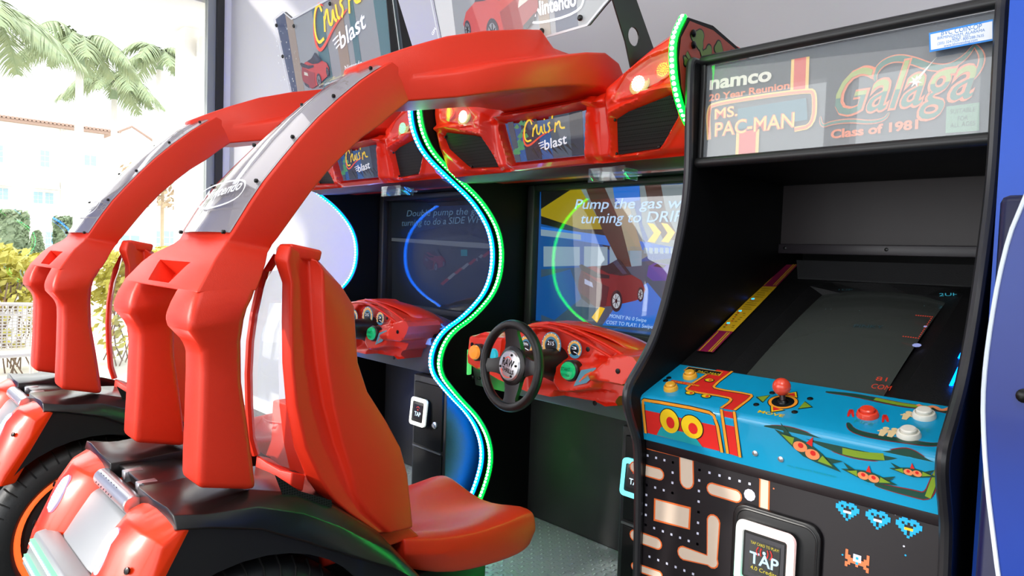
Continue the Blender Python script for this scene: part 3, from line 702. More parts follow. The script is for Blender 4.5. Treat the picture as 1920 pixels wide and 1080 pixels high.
    for (Y, hw, cr_, zb) in ((1.70, .27, 1.10, .99), (1.78, .27, 1.075, 1.0), (1.85, .24, 1.045, 1.01), (1.90, .17, 1.022, 1.015)):
        rings.append([Vector((XC + .03 + hw * math.cos(math.pi * i / 20), Y, zb + (cr_ - zb) * max(0, math.sin(math.pi * i / 20)) ** .75)) for i in range(21)])
    part('tinted_windscreen', M().loft(rings, False, closed=False), mat('smoky_purple_plastic', (.50, .24, .30), .12, coat=1), dash, solid=.003)
    rb = M()
    for k_, (a, b) in enumerate((((1000, 612), (1190, 672)), )):
        pts = [at(px, py, Y=1.545 - .0) for px, py in ((985, 613), (1020, 611), (1055, 620), (1095, 640), (1135, 663), (1160, 680))]; rb.tube(smooth_line(pts, 2), .005, 8)
    pts = [at(px, py, Y=1.56) for px, py in ((1030, 606), (1065, 612), (1105, 630), (1140, 648), (1185, 676), (1200, 690))]; rb.tube(smooth_line(pts, 2), .005, 8)
    split('dashboard_rib', rb, gred, dash)
    dpl = Pl((XC, 1.575, 1.03), (0, -1, .05))
    gm = M(); gcol = [mat('gauge_blue', (.30, .55, .68), .3, emi=(.3, .55, .68), es=.25), mat('gauge_orange', (.93, .70, .36), .3, emi=(.93, .7, .36), es=.3), mat('gauge_black', (.05, .06, .09), .3), wht]
    for (x, y, r, s_) in ((1034, 647, .041, '215'), (1078, 655, .028, '3'), (987, 648, .033, '0994')):
        u, v = dpl.uv(x, y); gmm = M(); disc(gmm, dpl, u, v, r, .001, 0, 28); 
        ribbon(gmm, dpl, [(u + r * .78 * math.cos(t), v + r * .78 * math.sin(t)) for t in [math.pi * (1.25 - 1.5 * i / 14) for i in range(15)]], r * .25, .002, 1, pix=False, smooth=0)
        disc(gmm, dpl, u, v - r * .1, r * .55, .003, 2, 24)
        text(gmm, dpl, s_, (u - r * .33, v), (u + r * .33, v), r * .3, .004, 3, pix=False)
        ribbon(gmm, dpl, [(u - r * .05, v - r * .25), (u + r * .45, v - r * .4)], r * .08, .004, 3, pix=False, smooth=0)
        for i in range(11):
            t = math.pi * (1.2 - 1.4 * i / 10); ribbon(gmm, dpl, [(u + r * .84 * math.cos(t), v + r * .84 * math.sin(t)), (u + r * .94 * math.cos(t), v + r * .94 * math.sin(t))], r * .05, .0035, 3, pix=False, smooth=0)
        part('gauge', gmm, gcol, dash, smooth=False)
    def button(x, y, r, col, nm, txt=None, Y=1.535, es=.5):
        v = at(x, y, Y=Y - .02); b = M().lathe((v.x, Y + .02, v.z), (0, -1, .06), [(r * 1.2, 0), (r * 1.2, .026), (r * 1.06, .03)], 24)
        bp = part('button_collar', b, mblk, dash)
        b = M().lathe((v.x, Y + .02, v.z), (0, -1, .06), [(r * 1.0, .025), (r * 1.0, .036), (r * .88, .041), (0, .043)], 24, 0)
        if txt:
            p2 = Pl((v.x, Y - .0235, v.z), (0, -1, .06)); text(b, p2, txt[0], (-r * .65, r * .1), (r * .65, r * .1), r * .4, .002, 1, pix=False); text(b, p2, txt[1], (-r * .6, -r * .5), (r * .6, -r * .5), r * .28, .002, 1, pix=False)
        part('button', b, [mat(nm, col, .2, coat=.6, emi=col, es=es), mat('button_ink', (.03, .15, .1), .4)], bp, label=nm.replace('_', ' ') + ' plastic button')
    button(887, 662, .0245, (.98, .58, .22), 'orange'); button(922, 667, .0225, (.10, .70, .80), 'cyan', Y=1.56); button(1062, 697, .0265, (.10, .68, .42), 'green', ('START', 'EXTRA'), Y=1.53)
    st = M(); spl = Pl(tuple(at(1098, 705, Y=1.527)), (0, -1, .0)); poly(st, spl, ((1090, 694), (1118, 689), (1116, 703), (1100, 718), (1076, 724)), .001, 0)
    poly(st, spl, ((1092, 713), (1097, 702), (1112, 694), (1108, 700), (1099, 708)), .0018, 1); ribbon(st, spl, [(1087, 716), (1098, 703), (1110, 698)], .003, .0024, 2)
    part('picture_sticker', st, [mat('sticker_blue', (.42, .66, .76), .3), mat('sticker_tan', (.72, .55, .35), .3), orr], dash, smooth=False)
    bo = M()
    for (x, y, Y) in ((1158, 696, 1.519), (1115, 756, 1.605), (1102, 655, 1.572), (885, 646, 1.548)):
        v = at(x, y, Y=Y); bo.lathe((v.x, v.y + .001, v.z), (0, -1, 0), [(.0075, 0), (.0075, .0012), (.005, .0015)], 14)
    split('bolt_hole', bo, screw, dash)
    part('steering_column', M().lathe((XC, 1.60, .985), (0, -1, .12), [(.06, 0), (.045, .05), (.035, .14), (.035, .17)], 20), mblk, c)
    # --- steering wheel
    o = Vector((XC - .012, 1.405, .995)); nw = Vector((-.06, -1, .10)).normalized(); u = Vector((0, 0, 1)).cross(nw).normalized(); v = nw.cross(u); R = .122
    ring = [o + R * (math.cos(2 * math.pi * i / 64) * u + math.sin(2 * math.pi * i / 64) * v) for i in range(64)]
    sw = part('steering_wheel', M().tube(ring, .0142, 16, closed=True, ax=nw), mat('grained_black_wheel', (.055, .055, .06), .42, bump=.25, bscale=400), c)
    s = M()
    def W_(r, t, d=0): t = math.radians(t); return o + r * (math.cos(t) * u + math.sin(t) * v) + nw * d
    for (t0, wd) in ((98, 36), (187, 26), (-84, 34), (4, 26)):
        for zz in (0,):
            ringl = []
            for (r, w2, d, th) in ((.048, wd * 1.5, -.008, .016), (.075, wd * .95, -.006, .014), (.098, wd * .8, 0, .012), (.118, wd * .95, .004, .012)):
                a0, a1 = t0 - w2 * .06 / r * .9, t0 + w2 * .06 / r * .9
                ringl.append([W_(r, a0, d - th), W_(r, a0, d), W_(r, (a0 + a1) / 2, d + .004), W_(r, a1, d), W_(r, a1, d - th)])
            s.loft(ringl)
    s.lathe(o - nw * .025, nw, [(.052, 0), (.060, .01), (.058, .022), (.047, .027)], 32)
    part('spokes', s, mat('satin_black_spoke', (.07, .07, .075), .35), sw, angle=50)
    hub = part('hub_cap', M().lathe(o, nw, [(.045, 0), (.046, .004), (.042, .009), (.02, .012), (0, .0125)], 32), chrome, sw)
    hp = Pl(tuple(o + nw * .0115), tuple(nw)); t = M()
    text(t, hp, 'RAW', (-.026, .001), (.024, -.006), .022, .001, 0, pix=False, bold=.03); text(t, hp, 'THRILLS', (-.024, -.016), (.026, -.024), .0125, .001, 0, pix=False, bold=.03)
    ribbon(t, hp, [(-.02, -.02), (-.03, -.008), (-.02, -.03), (.005, -.036), (.02, -.03)], .002, .0012, 1, pix=False); ribbon(t, hp, [(-.015, .018), (.0, .028), (.012, .018)], .002, .0012, 1, pix=False)
    part('lettering', t, [screw, orr], hub, smooth=False)
    bo = M()
    for tt in (70, 5, 190, -60): q = W_(.034, tt, .0105); bo.ball(q, .0042, 8)
    split('hub_screw', bo, screw, hub)
    # --- the billboard above
    yB = 1.36
    bp = Pl((XC, yB, 2.1), (0, -1, -.2)); B_ = lambda x, y: bp.uv(x, y)
    return c, bp
OFF = Vector((0, 0, 0))
cabA, bpA = cabinet(0, 'green', (.0, .90, .12), (.80, 1, .88), 'nearer racing cabinet with green light strips and a bright drifting-car screen', False)
cabB, bpB = cabinet(-PITCH, 'blue', (.0, .42, 1.0), (.75, .92, 1), 'farther racing cabinet with blue light strips and a dim screen', True)

# ================================================================ racing seat pods
def hoodring(po, pi, hw, r=.016):
    """one cross-section of the roll bar: right outer edge at picture point po, right inner edge at pi, half width hw"""
    a = at(*po, X=XC + hw); b = at(*pi, X=XC + hw)
    return [Vector((XC - hw, a.y, a.z)), Vector((XC + hw, a.y, a.z)), Vector((XC + hw, b.y, b.z)), Vector((XC - hw, b.y, b.z))]
def pod(off, label):
    global OFF
    OFF = Vector((off, 0, 0))
    XR = -1.465
    p = thing('racing_pod', label, 'racing pod', (XC, .6, 0), 'driving game pods')
    HS = [((735, 115), (800, 165), .063), ((708, 131), (772, 186), .070), ((680, 150), (745, 207), .078), ((640, 183), (715, 233), .088), ((600, 220), (680, 258), .098), ((565, 258), (648, 288), .110), ((530, 300), (615, 322), .122), ((498, 340), (584, 360), .130), ((470, 382), (558, 396), .134), ((437, 436), (522, 446), .134), ((428, 449), (512, 458), .131)]
    rings = [hoodring(*h) for h in HS]
    NS = [((424, 452), (508, 466), .130), ((420, 460), (503, 474), .138), ((404, 484), (499, 495), .178), ((394, 503), (492, 518), .195), ((368, 550), (482, 545), .217)]
    nk = [hoodring(*h) for h in NS]
    # shoulder with the hand hole cut right through
    hood = part('roll_bar', M().loft(rings + nk), red, p, bevel=.014, seg=3); sh = hood
    a, b, c_ = nk[2], nk[3], nk[4]
    def lerp_o(t): # along outer face
        return a[0].y + (b[0].y - a[0].y) * t
    y0 = (a[0].y + c_[0].y) / 2
    # build the hole as a recessed dark-red pocket in the shoulder's rear face
    n_ = (a[1] - a[0]).cross(c_[0] - a[0]).normalized(); n_ = -n_ if n_.y > 0 else n_
    mid = (a[0] + a[1] + c_[0] + c_[1]) / 4
    up = ((a[0] + a[1]) - (c_[0] + c_[1])).normalized()
    def hp_(u, v, d): return mid + Vector((1, 0, 0)) * u + up * v + n_ * d
    o_ = [(-.098, .028), (.088, .028), (.060, -.030), (-.070, -.030)]
    fr_ = [hp_(u, v, .02) for u, v in o_]; bk_ = [hp_(u * .8, v * .62, -.035) for u, v in o_]
    k = M().loft([fr_, bk_]); cut = part('cutter', k, red, p)
    md = hood.modifiers.new('pocket', 'BOOLEAN'); md.operation = 'DIFFERENCE'; md.object = cut; md.solver = 'EXACT'
    dg = bpy.context.evaluated_depsgraph_get(); dg.update(); me = bpy.data.meshes.new_from_object(hood.evaluated_get(dg))
    hood.modifiers.clear(); hood.data = me; me.shade_smooth(); me.set_sharp_from_angle(angle=math.radians(50)); bpy.data.objects.remove(cut)
    LG = [((397, 505), (492, 515), .188, .10), ((368, 550), (482, 545), .2175, .107), ((360, 575), (477, 560), .225, .118), ((352, 608), (468, 578), .232, .130), ((356, 622), (462, 600), .231, .125), ((378, 655), (456, 640), .219, .090), ((378, 700), (457, 718), .219, .088), ((375, 800), (469, 800), .221, .088), ((372, 870), (478, 870), .223, .088), ((371, 918), (484, 921), .225, .088)]
    for sg in (1, -1):
        R_ = []
        for po, pi, hw, w in LG:
            a = at(*po, X=XC + hw); b = at(*pi, X=XC + hw)
            xs_ = [XC + sg * (hw - w), XC + sg * hw]
            R_.append([Vector((xs_[0], a.y, a.z)), Vector((xs_[1], a.y, a.z)), Vector((xs_[1], b.y, b.z)), Vector((xs_[0], b.y, b.z))])
        part('roll_bar_leg', M().loft(R_), red, p, bevel=.014, seg=3)
    # clear rear window lying on the hood's outer face
    W_ = M(); G = []
    for i, r in enumerate(rings):
        nn = ((r[0] - r[3]).normalized()); ins = .010
        if i in (0,): r0, r1 = r[0].lerp(rings[1][0], .5), r[1].lerp(rings[1][1], .5)
        elif i == len(rings) - 1: continue
        else: r0, r1 = r[0], r[1]
        L = r0.lerp(r1, ins / (r1 - r0).length) + nn * .005; Rr = r1.lerp(r0, (ins) / (r1 - r0).length) + nn * .005
        G.append([L, L.lerp(Rr, .25) + nn * .012, L.lerp(Rr, .5) + nn * .016, L.lerp(Rr, .75) + nn * .012, Rr])
    W_.loft(G, False, closed=False)
    dec = M(); DG = [[q - Vector((0, 0, 0)) for q in g] for g in G]
    under = M(); UG = []
    for g, r in zip(G, rings):
        nn = ((r[0] - r[3]).normalized()); UG.append([q - nn * .0035 for q in g])
    under.loft(UG, False, closed=False)
    part('window_backing', under, mat('pale_grey_backing', (.72, .70, .70), .25, coat=1), hood)
    win = part('clear_window', W_, pane_mat('window_acrylic', (.93, .92, .93), 2.2, .015, .12, (.75, .74, .76)), hood)
    sc_ = M()
    for i in (1, 3, 5, 7, 9):
        if i >= len(G): continue
        for q in (G[i][0], G[i][4]): 
            nn = (rings[i][0] - rings[i][3]).normalized(); sc_.ball(q.lerp(G[i][2], .08) + nn * .004, .0048, 8)
    split('screw', sc_, screw, win)
    # lettering on the lowest part of the window
    g0, g1 = G[-1], G[-3]; mid = (g0[2] + g1[2]) / 2; up = (g1[2] - g0[2]).normalized(); nrm = Vector((1, 0, 0)).cross(up); nrm = nrm if nrm.y < 0 else -nrm
    lp = Pl(tuple(mid + nrm * .003), tuple(nrm), tuple(up)); t = M()
    text(t, lp, 'Nintendo', (381, 377), (450, 355), .026, .001, bold=.02)
    ribbon(t, lp, [(376, 396), (440, 378), (462, 352), (458, 334), (392, 350), (368, 374)], .0045, .001, closed=True, smooth=2)
    part('lettering', t, mat('frosted_letters', (.93, .93, .94), .5), win, smooth=False)
    g0 = G[3]; g1 = G[1]; mid = (g0[2] + g1[2]) / 2; up = (g1[2] - g0[2]).normalized(); nrm = Vector((1, 0, 0)).cross(up); nrm = nrm if nrm.y < 0 else -nrm
    lp = Pl(tuple(mid + nrm * .006), tuple(nrm), tuple(up)); part('script_lettering', cruisn(M(), lp, 0, 0, .10, d=.001), [mat('pale_gold_letters', (.80, .77, .55), .5), mat('pale_letters', (.85, .85, .85), .5), mat('pale_tan_letters', (.80, .72, .65), .5)], win, smooth=False)
    # overhead arm from the roll bar to the header
    A = [(.84, .030, 1.742, .045, 1.70, .035), (.90, .045, 1.775, .052, 1.71, .04), (.96, .07, 1.806, .075, 1.728, .045), (1.05, .095, 1.847, .145, 1.752, .052), (1.16, .105, 1.885, .195, 1.79, .06), (1.28, .11, 1.918, .215, 1.825, .065), (1.36, .11, 1.937, .22, 1.85, .07), (1.42, .10, 1.905, .225, 1.868, .075), (1.50, .10, 1.90, .225, 1.885, .08), (1.56, .10, 1.90, .225, 1.87, .08), (1.62, .08, 1.87, .21, 1.83, .05)]
    R_ = []
    for (y, a, zt, b, zf, th) in A:
        th *= 1.15
        R_.append([Vector((XC - b, y, zf)), Vector((XC - a * 1.15, y, zf + .012)), Vector((XC - a, y, zt)), Vector((XC + a, y, zt)), Vector((XC + a * 1.15, y, zf + .012)), Vector((XC + b, y, zf)), Vector((XC + b * .97, y, zf - th)), Vector((XC + b * .55, y, zf - th * (.9 if y < 1.4 else 1.25))), Vector((XC - b * .55, y, zf - th * (.9 if y < 1.4 else 1.25))), Vector((XC - b * .97, y, zf - th))])
    part('overhead_arm', M().loft(R_), red, p, bevel=.006)
    # --- seat
    def sring(z, yr, yf, xr, xl): return z, yr, yf, xr, xl
    SB = [(455, 1.325)]
    xo = -1.235
    rear = [(524, 457), (512, 485), (528, 530), (527, 600), (528, 680), (535, 760), (550, 840), (575, 900), (600, 935), (640, 965), (700, 1000)]
    ridge1 = [(545, 460), (540, 490), (547, 530), (546, 600), (548, 680), (556, 760), (574, 840), (602, 900), (625, 935), (655, 962), (712, 1000)]
    valley = [(577, 480), (578, 500), (580, 545), (584, 610), (592, 680), (606, 760), (625, 830), (645, 885), (655, 925), (675, 960), (722, 1000)]
    ridge2 = [(592, 488), (606, 505), (607, 550), (608, 607), (614, 680), (626, 760), (642, 830), (658, 880), (668, 925), (690, 960), (735, 1000)]
    front = [(598, 490), (640, 535), (665, 575), (668, 620), (672, 680), (690, 735), (725, 790), (752, 840), (765, 890), (770, 940), (775, 990)]
    R_ = []
    for k_, (r_, p1, p2, p3, fr_) in enumerate(zip(rear, ridge1, valley, ridge2, front)):
        f_ = 1 - .75 * sstep(5, 9, k_)
        a = at(*r_, X=xo - .03); c1 = at(*fr_, X=xo - (.034 * f_ if k_ < 3 else .010)); v1 = at(*p1, X=xo + .002); v2 = at(*p2, X=xo - .022 * f_); v3 = at(*p3, X=xo + .006 * f_)
        R_.append([a, v1, v2, v3, c1, Vector((xo - .08, c1.y + .01, c1.z)), Vector((xo - .09, a.y + .05, a.z))])
    seat = part('backrest_bolster', M().loft(R_), red, p, bevel=.006, seg=3)
    # front shell
    R_ = []; X0, X1 = xo - .04, -1.60
    for fr_ in front:
        c1 = at(*fr_, X=xo); zz = c1.z
        R_.append([Vector((X0, c1.y - .01, zz)), Vector(((X0 + X1) / 2, c1.y + .05, zz)), Vector((X1, c1.y - .01, zz)), Vector((X1, c1.y - .045, zz)), Vector(((X0 + X1) / 2, c1.y + .015, zz)), Vector((X0, c1.y - .05, zz))])
    # top cap over the back, and rear rim round the clear panel
    cap = [Vector((xo - .02, .575, 1.318)), Vector((xo - .02, .67, 1.29)), Vector((xo - .13, .67, 1.30)), Vector((xo - .13, .585, 1.318))]
    rim = [at(x, y, X=-1.372) for x, y in ((519, 480), (500, 510), (487, 540), (476, 590), (469, 640), (466, 700), (467, 760), (471, 820), (480, 852))]
    part('rear_rim', M().tube(rim, .0085, 8), red, seat)
    bot = [at(480, 852, X=-1.372), at(500, 866, X=-1.34), at(525, 880, X=-1.30), at(548, 885, X=-1.26)]
    R_ = [[q, q + Vector((0, .03, -.012)), q + Vector((0, .02, -.075)), q + Vector((0, -.005, -.05))] for q in bot]
    part('rear_sill', M().loft(R_), red, seat, bevel=.004)
    tp = [at(519, 474, X=-1.372), at(518, 462, X=-1.34), at(524, 456, X=-1.29), at(545, 456, X=-1.245)]
    R_ = [[q, q + Vector((0, .07, -.012)), q + Vector((0, .065, -.035)), q + Vector((0, .0, -.03))] for q in tp]
    part('rear_top', M().loft(R_), red, seat, bevel=.006)
    inner = [at(x, y, X=-1.268) for x, y in ((540, 505), (528, 560), (523, 620), (522, 690), (524, 760), (532, 830), (543, 878))]
    rr = resample([Vector(v) for v in rim[1:]], 999) ; n = 7; rimr = [rim[1].lerp(rim[2], 0)] + [rim[i] for i in (3, 4, 5, 6, 7)] + [rim[8]]
    R_ = [[a_, a_.lerp(b_, .33) + Vector((0, -.006, 0)), a_.lerp(b_, .66) + Vector((0, -.006, 0)), b_] for a_, b_ in zip(rimr, inner)]
    part('rear_pane', M().loft(R_, False, closed=False), pane_mat('seat_acrylic', (.93, .95, .95), 2.0, .03, .10, (.8, .82, .85)), seat)
    # cushion
    def cu(x, y, z): return Vector((x, y, z))
    R_ = []
    for (y, zt, w, zb) in ((.90, .665, .175, .60), (1.0, .642, .185, .555), (1.10, .630, .192, .535), (1.20, .632, .196, .53), (1.27, .640, .198, .53), (1.305, .636, .196, .54), (1.318, .612, .19, .55)):
        R_.append([cu(XC - w, y, zt + .004), cu(XC - w * .8, y, zt + .012), cu(XC - w * .35, y, zt - .012), cu(XC, y, zt - .02), cu(XC + w * .35, y, zt - .012), cu(XC + w * .8, y, zt + .012), cu(XC + w, y, zt + .004), cu(XC + w * 1.03, y, zt - .03), cu(XC + w * .93, y, zb), cu(XC - w * .93, y, zb), cu(XC - w * 1.03, y, zt - .03)])
    part('seat_cushion', M().loft(R_), red, p, bevel=.006, sub=1)
    R_ = []
    for (z, yr, yf, w) in ((.66, .70, .95, .17), (.74, .70, .87, .168), (.85, .74, .85, .165), (.95, .74, .82, .16)):
        R_.append([cu(XC - w, yr, z), cu(XC + w, yr, z), cu(XC + w, yf, z), cu(XC, yf + .02, z), cu(XC - w, yf, z)])
    part('lumbar_shell', M().loft(R_), red, p, bevel=.006)
    part('seat_riser', M().box(XC - .13, XC + .13, .80, 1.20, .26, .55), mblk, p, bevel=.006)
    part('side_mesh', M().add([at(x, y, X=-1.21) for x, y in ((515, 890), (560, 920), (622, 938), (622, 952), (600, 960), (530, 930))], [tuple(range(6))]), grille, p, smooth=False)
    # --- rear fenders (glossy black) with swooping right and left surfaces
    FY = [(.385, .868, .868, .852), (.44, .866, .868, .842), (.53, .870, .874, .816), (.62, .862, .848, .768), (.70, .835, .802, .722), (.82, .75, .708, .655), (.90, .66, .615, .595), (.97, .56, .53, .51), (1.0, .50, .48, .46)]
    for sg in (1, -1):
        R_ = []
        for (y, zi, zm, zl) in FY:
            X = lambda d: XR + sg * d
            e = .02 * sstep(.46, .385, y)
            R_.append([Vector((X(.09), y, zi - .035)), Vector((X(.09), y, zi)), Vector((X(.18), y, (zi + zm) / 2)), Vector((X(.25), y, zm + e * .3)), Vector((X(.285), y, (zm * .6 + zl * .4) + e * .5)), Vector((X(.302), y, zl + e * .0)), Vector((X(.288), y, zl - .008)), Vector((X(.25), y, zl - .01)), Vector((X(.18), y, zi - .05))])
        part('fender', M().loft(R_), fend, p, bevel=.002, angle=60)
    part('rear_deck', M().prism([(XR - .12, .40, .862), (XR - .12, .50, .856), (XR - .12, .72, .80), (XR - .12, .72, .78), (XR - .12, .41, .835)], (.24, 0, 0)), fend, p, bevel=.003)
    part('pod_core', M().box(XR - .2, XR + .2, .45, .80, .262, .74), mblk, p, bevel=.01)
    for sg in (1, -1):
        xs_ = XR + sg * .292
        T0 = Vector((0, .515, .475)); Rw = .266
        # side skirt with wheel arch
        out = [(.268, .62), (.286, .677), (.353, .784), (.397, .852), (.53, .815), (.70, .72), (.84, .64), (.97, .50), (1.0, .40), (1.0, .27)]
        arch = [(T0.y + (Rw + .02) * math.cos(math.radians(t)), T0.z + (Rw + .02) * math.sin(math.radians(t))) for t in range(-60, 175, 9)]
        out2 = [(.353, .784), (.397, .852), (.53, .815), (.70, .72), (.84, .64), (.97, .50), (1.0, .40), (1.0, .27), (.40, .27), (.36, .62)] if sg < 0 else out + [a_ for a_ in arch if a_[1] > .262 and a_[0] > .262]
        part('side_skirt', M().prism([(xs_, a_, b_) for a_, b_ in out2], (sg * -.02, 0, 0)), mat('dark_skirt_plastic', (.11, .11, .12), .4, coat=.15), p, smooth=False)
        if sg > 0:
            t_ = M(); o = Vector((xs_ - sg * .012, T0.y, T0.z)); ax = Vector((sg, 0, 0))
            t_.lathe(o - ax * .16, ax, [(.195, 0), (Rw - .012, .0), (Rw, .015), (Rw, .125), (Rw - .010, .15), (Rw - .03, .165), (.205, .168), (.195, .155), (.190, .12)], 72)
            for i in range(48):
                a_ = 2 * math.pi * i / 48; rdir = Vector((0, math.cos(a_), math.sin(a_))); td = Vector((0, -math.sin(a_), math.cos(a_)))
                t_.tube([o + ax * .005 * 1 + rdir * (Rw - .030) - ax * .0, o - ax * .008 + rdir * (Rw - .012), o - ax * .035 + rdir * (Rw + .0005)], .0024, 5, 1)
            tire = part('tyre', t_, [rub, mat('groove_black', (.02, .02, .02), .8)], p)
            rg = M().tube([o + Vector((-sg * .02, .187 * math.cos(2 * math.pi * i / 60), .187 * math.sin(2 * math.pi * i / 60))) for i in range(60)], .010, 8, closed=True, ax=(1, 0, 0))
            part('wheel_light_ring', rg, glow('ring_orange', (1, .38, .16), 1.5), tire)
            part('wheel_disc', M().lathe(o - ax * .06, ax, [(.165, 0), (.165, .02), (.10, .035), (.03, .02)], 40), mblk, tire)
        # orange tail panel
        R_ = []
        for (l, yt, zt, ym, zm, yb, zb, ye, ze) in ((.090, .42, .842, .372, .80, .345, .755, .35, .73), (.115, .405, .850, .345, .805, .31, .74, .31, .705), (.155, .395, .857, .322, .812, .285, .725, .28, .69), (.20, .39, .860, .315, .812, .275, .715, .268, .675), (.25, .39, .859, .325, .808, .278, .705, .268, .665), (.285, .394, .857, .340, .800, .288, .695, .275, .66), (.298, .397, .852, .353, .784, .296, .69, .285, .66)):
            x = XR + sg * l; e_ = l > .29
            R_.append([Vector((x, yt + (.004 if e_ else .03), zt - .005)), Vector((x, yt, zt)), Vector((x, (yt + ym) / 2 - .010, (zt + zm) / 2 + .008)), Vector((x, ym, zm)), Vector((x, yb, zb)), Vector((x, ye, ze)), Vector((x, ye + (.004 if e_ else .05), ze))])
        tl = part('tail_panel', M().loft(R_), ored, p, bevel=.010, seg=3)
        o3 = Vector((XR + sg * .180, .312, .796)); nn = Vector((sg * .05, -.86, .44)).normalized()
        lm = M()
        pl3 = Pl(tuple(o3), tuple(nn)); pts = [(.023 * math.cos(2 * math.pi * i / 24), .040 * math.sin(2 * math.pi * i / 24)) for i in range(24)]
        lm.loft([[pl3.p(u * 1.0, v, -.01) for u, v in pts], [pl3.p(u, v, .000) for u, v in pts], [pl3.p(u * .8, v * .85, .005) for u, v in pts]])
        tlm = part('tail_lamp', lm, mat('lamp_dome_white', (.85, .9, .98), .12, coat=1, emi=(.35, .5, 1), es=.25), tl)
        lb = M()
        for i in range(-2, 3):
            for j in range(-5, 6):
                if (i / 2.4) ** 2 + (j / 5.3) ** 2 < 1: lb.ball(pl3.p(i * .006, j * .0062, .0045), .0022, 6)
        part('lamp_beads', lb, glow('lamp_bead_blue', (.6, .75, 1), 1.6), tlm)
        for (l, y, z) in ((.268, .322, .79), (.262, .285, .715)):
            part('screw', M().lathe((XR + sg * l, y, z), (sg * .3, -.9, .3), [(.006, 0), (.006, .003), (.003, .004)], 10), screw, tl)
    # exhaust tube between the tail panels
    o = Vector((XR - .105, .375, .838)); e = M().lathe(o, (1, 0, 0), [(.016, 0), (.018, .002), (.018, .208), (.016, .21)], 24)
    ex = part('exhaust_tube', e, chrome, p)
    s_ = M()
    for i in range(7): s_.add([(XR - .08 + i * .018, .3555, .836), (XR - .075 + i * .018, .3555, .836), (XR - .075 + i * .018, .366, .8545), (XR - .08 + i * .018, .366, .8545)], [(0, 1, 2, 3)])
    split('exhaust_slot', s_, screw, ex, smooth=False)
    br = M().box(XR - .05, XR - .03, .395, .43, .84, .862).box(XR + .04, XR + .06, .395, .43, .84, .862); split('bracket', br, chrome, p, bevel=.002)
    # silver diffuser and light bar
    R_ = []
    for (l, y0_, z0_, y1_, z1_) in ((-.165, .35, .765, .268, .64), (-.13, .355, .795, .265, .655), (-.09, .36, .815, .262, .665), (.09, .36, .815, .262, .665), (.13, .355, .795, .265, .655), (.165, .35, .765, .268, .64)):
        x = XR + l; R_.append([Vector((x, .44, z0_ + .01)), Vector((x, y0_, z0_ + .005)), Vector((x, y0_ - .03, z0_ - .04)), Vector((x, y1_, z1_)), Vector((XR + l * .8, y1_ - .01, .36)), Vector((XR + l * .8, .42, .33))])
    df = part('rear_diffuser', M().loft(R_), silver, p, bevel=.006)
    ys, zs = .265, .70
    lb = M().prism([(XR - .17, ys + .04, zs + .035), (XR - .17, ys + .005, zs + .03), (XR - .17, ys - .018, zs - .03), (XR - .17, ys + .02, zs - .04)], (.34, 0, 0))
    part('light_bar_housing', lb, silver, df, bevel=.004)
    for dz, dy in ((.014, .0), (-.014, -.010)):
        st = M().box(XR - .16, XR + .16, ys + dy - .006, ys + dy + .004, zs + dz - .0065, zs + dz + .0065); lt = part('light_bar', st, glow('bar_green', (.45, .80, .62), .7), df)
        bd = M()
        for i in range(25): bd.ball((XR - .152 + i * .0127, ys + dy - .006, zs + dz), .0036, 6)
        part('light_beads', bd, glow('bar_white', (.85, 1, .92), 1.2), lt)
    part('pod_floor', M().box(XR - .30, XR + .30, .30, .99, 0, .20), mblk, p, bevel=.006)
    return p
podA = pod(0, 'nearer red racing seat with a high arched roll bar and black rear fenders')
podB = pod(-PITCH, 'farther red racing seat and roll bar, next to the window')
OFF = Vector((0, 0, 0))
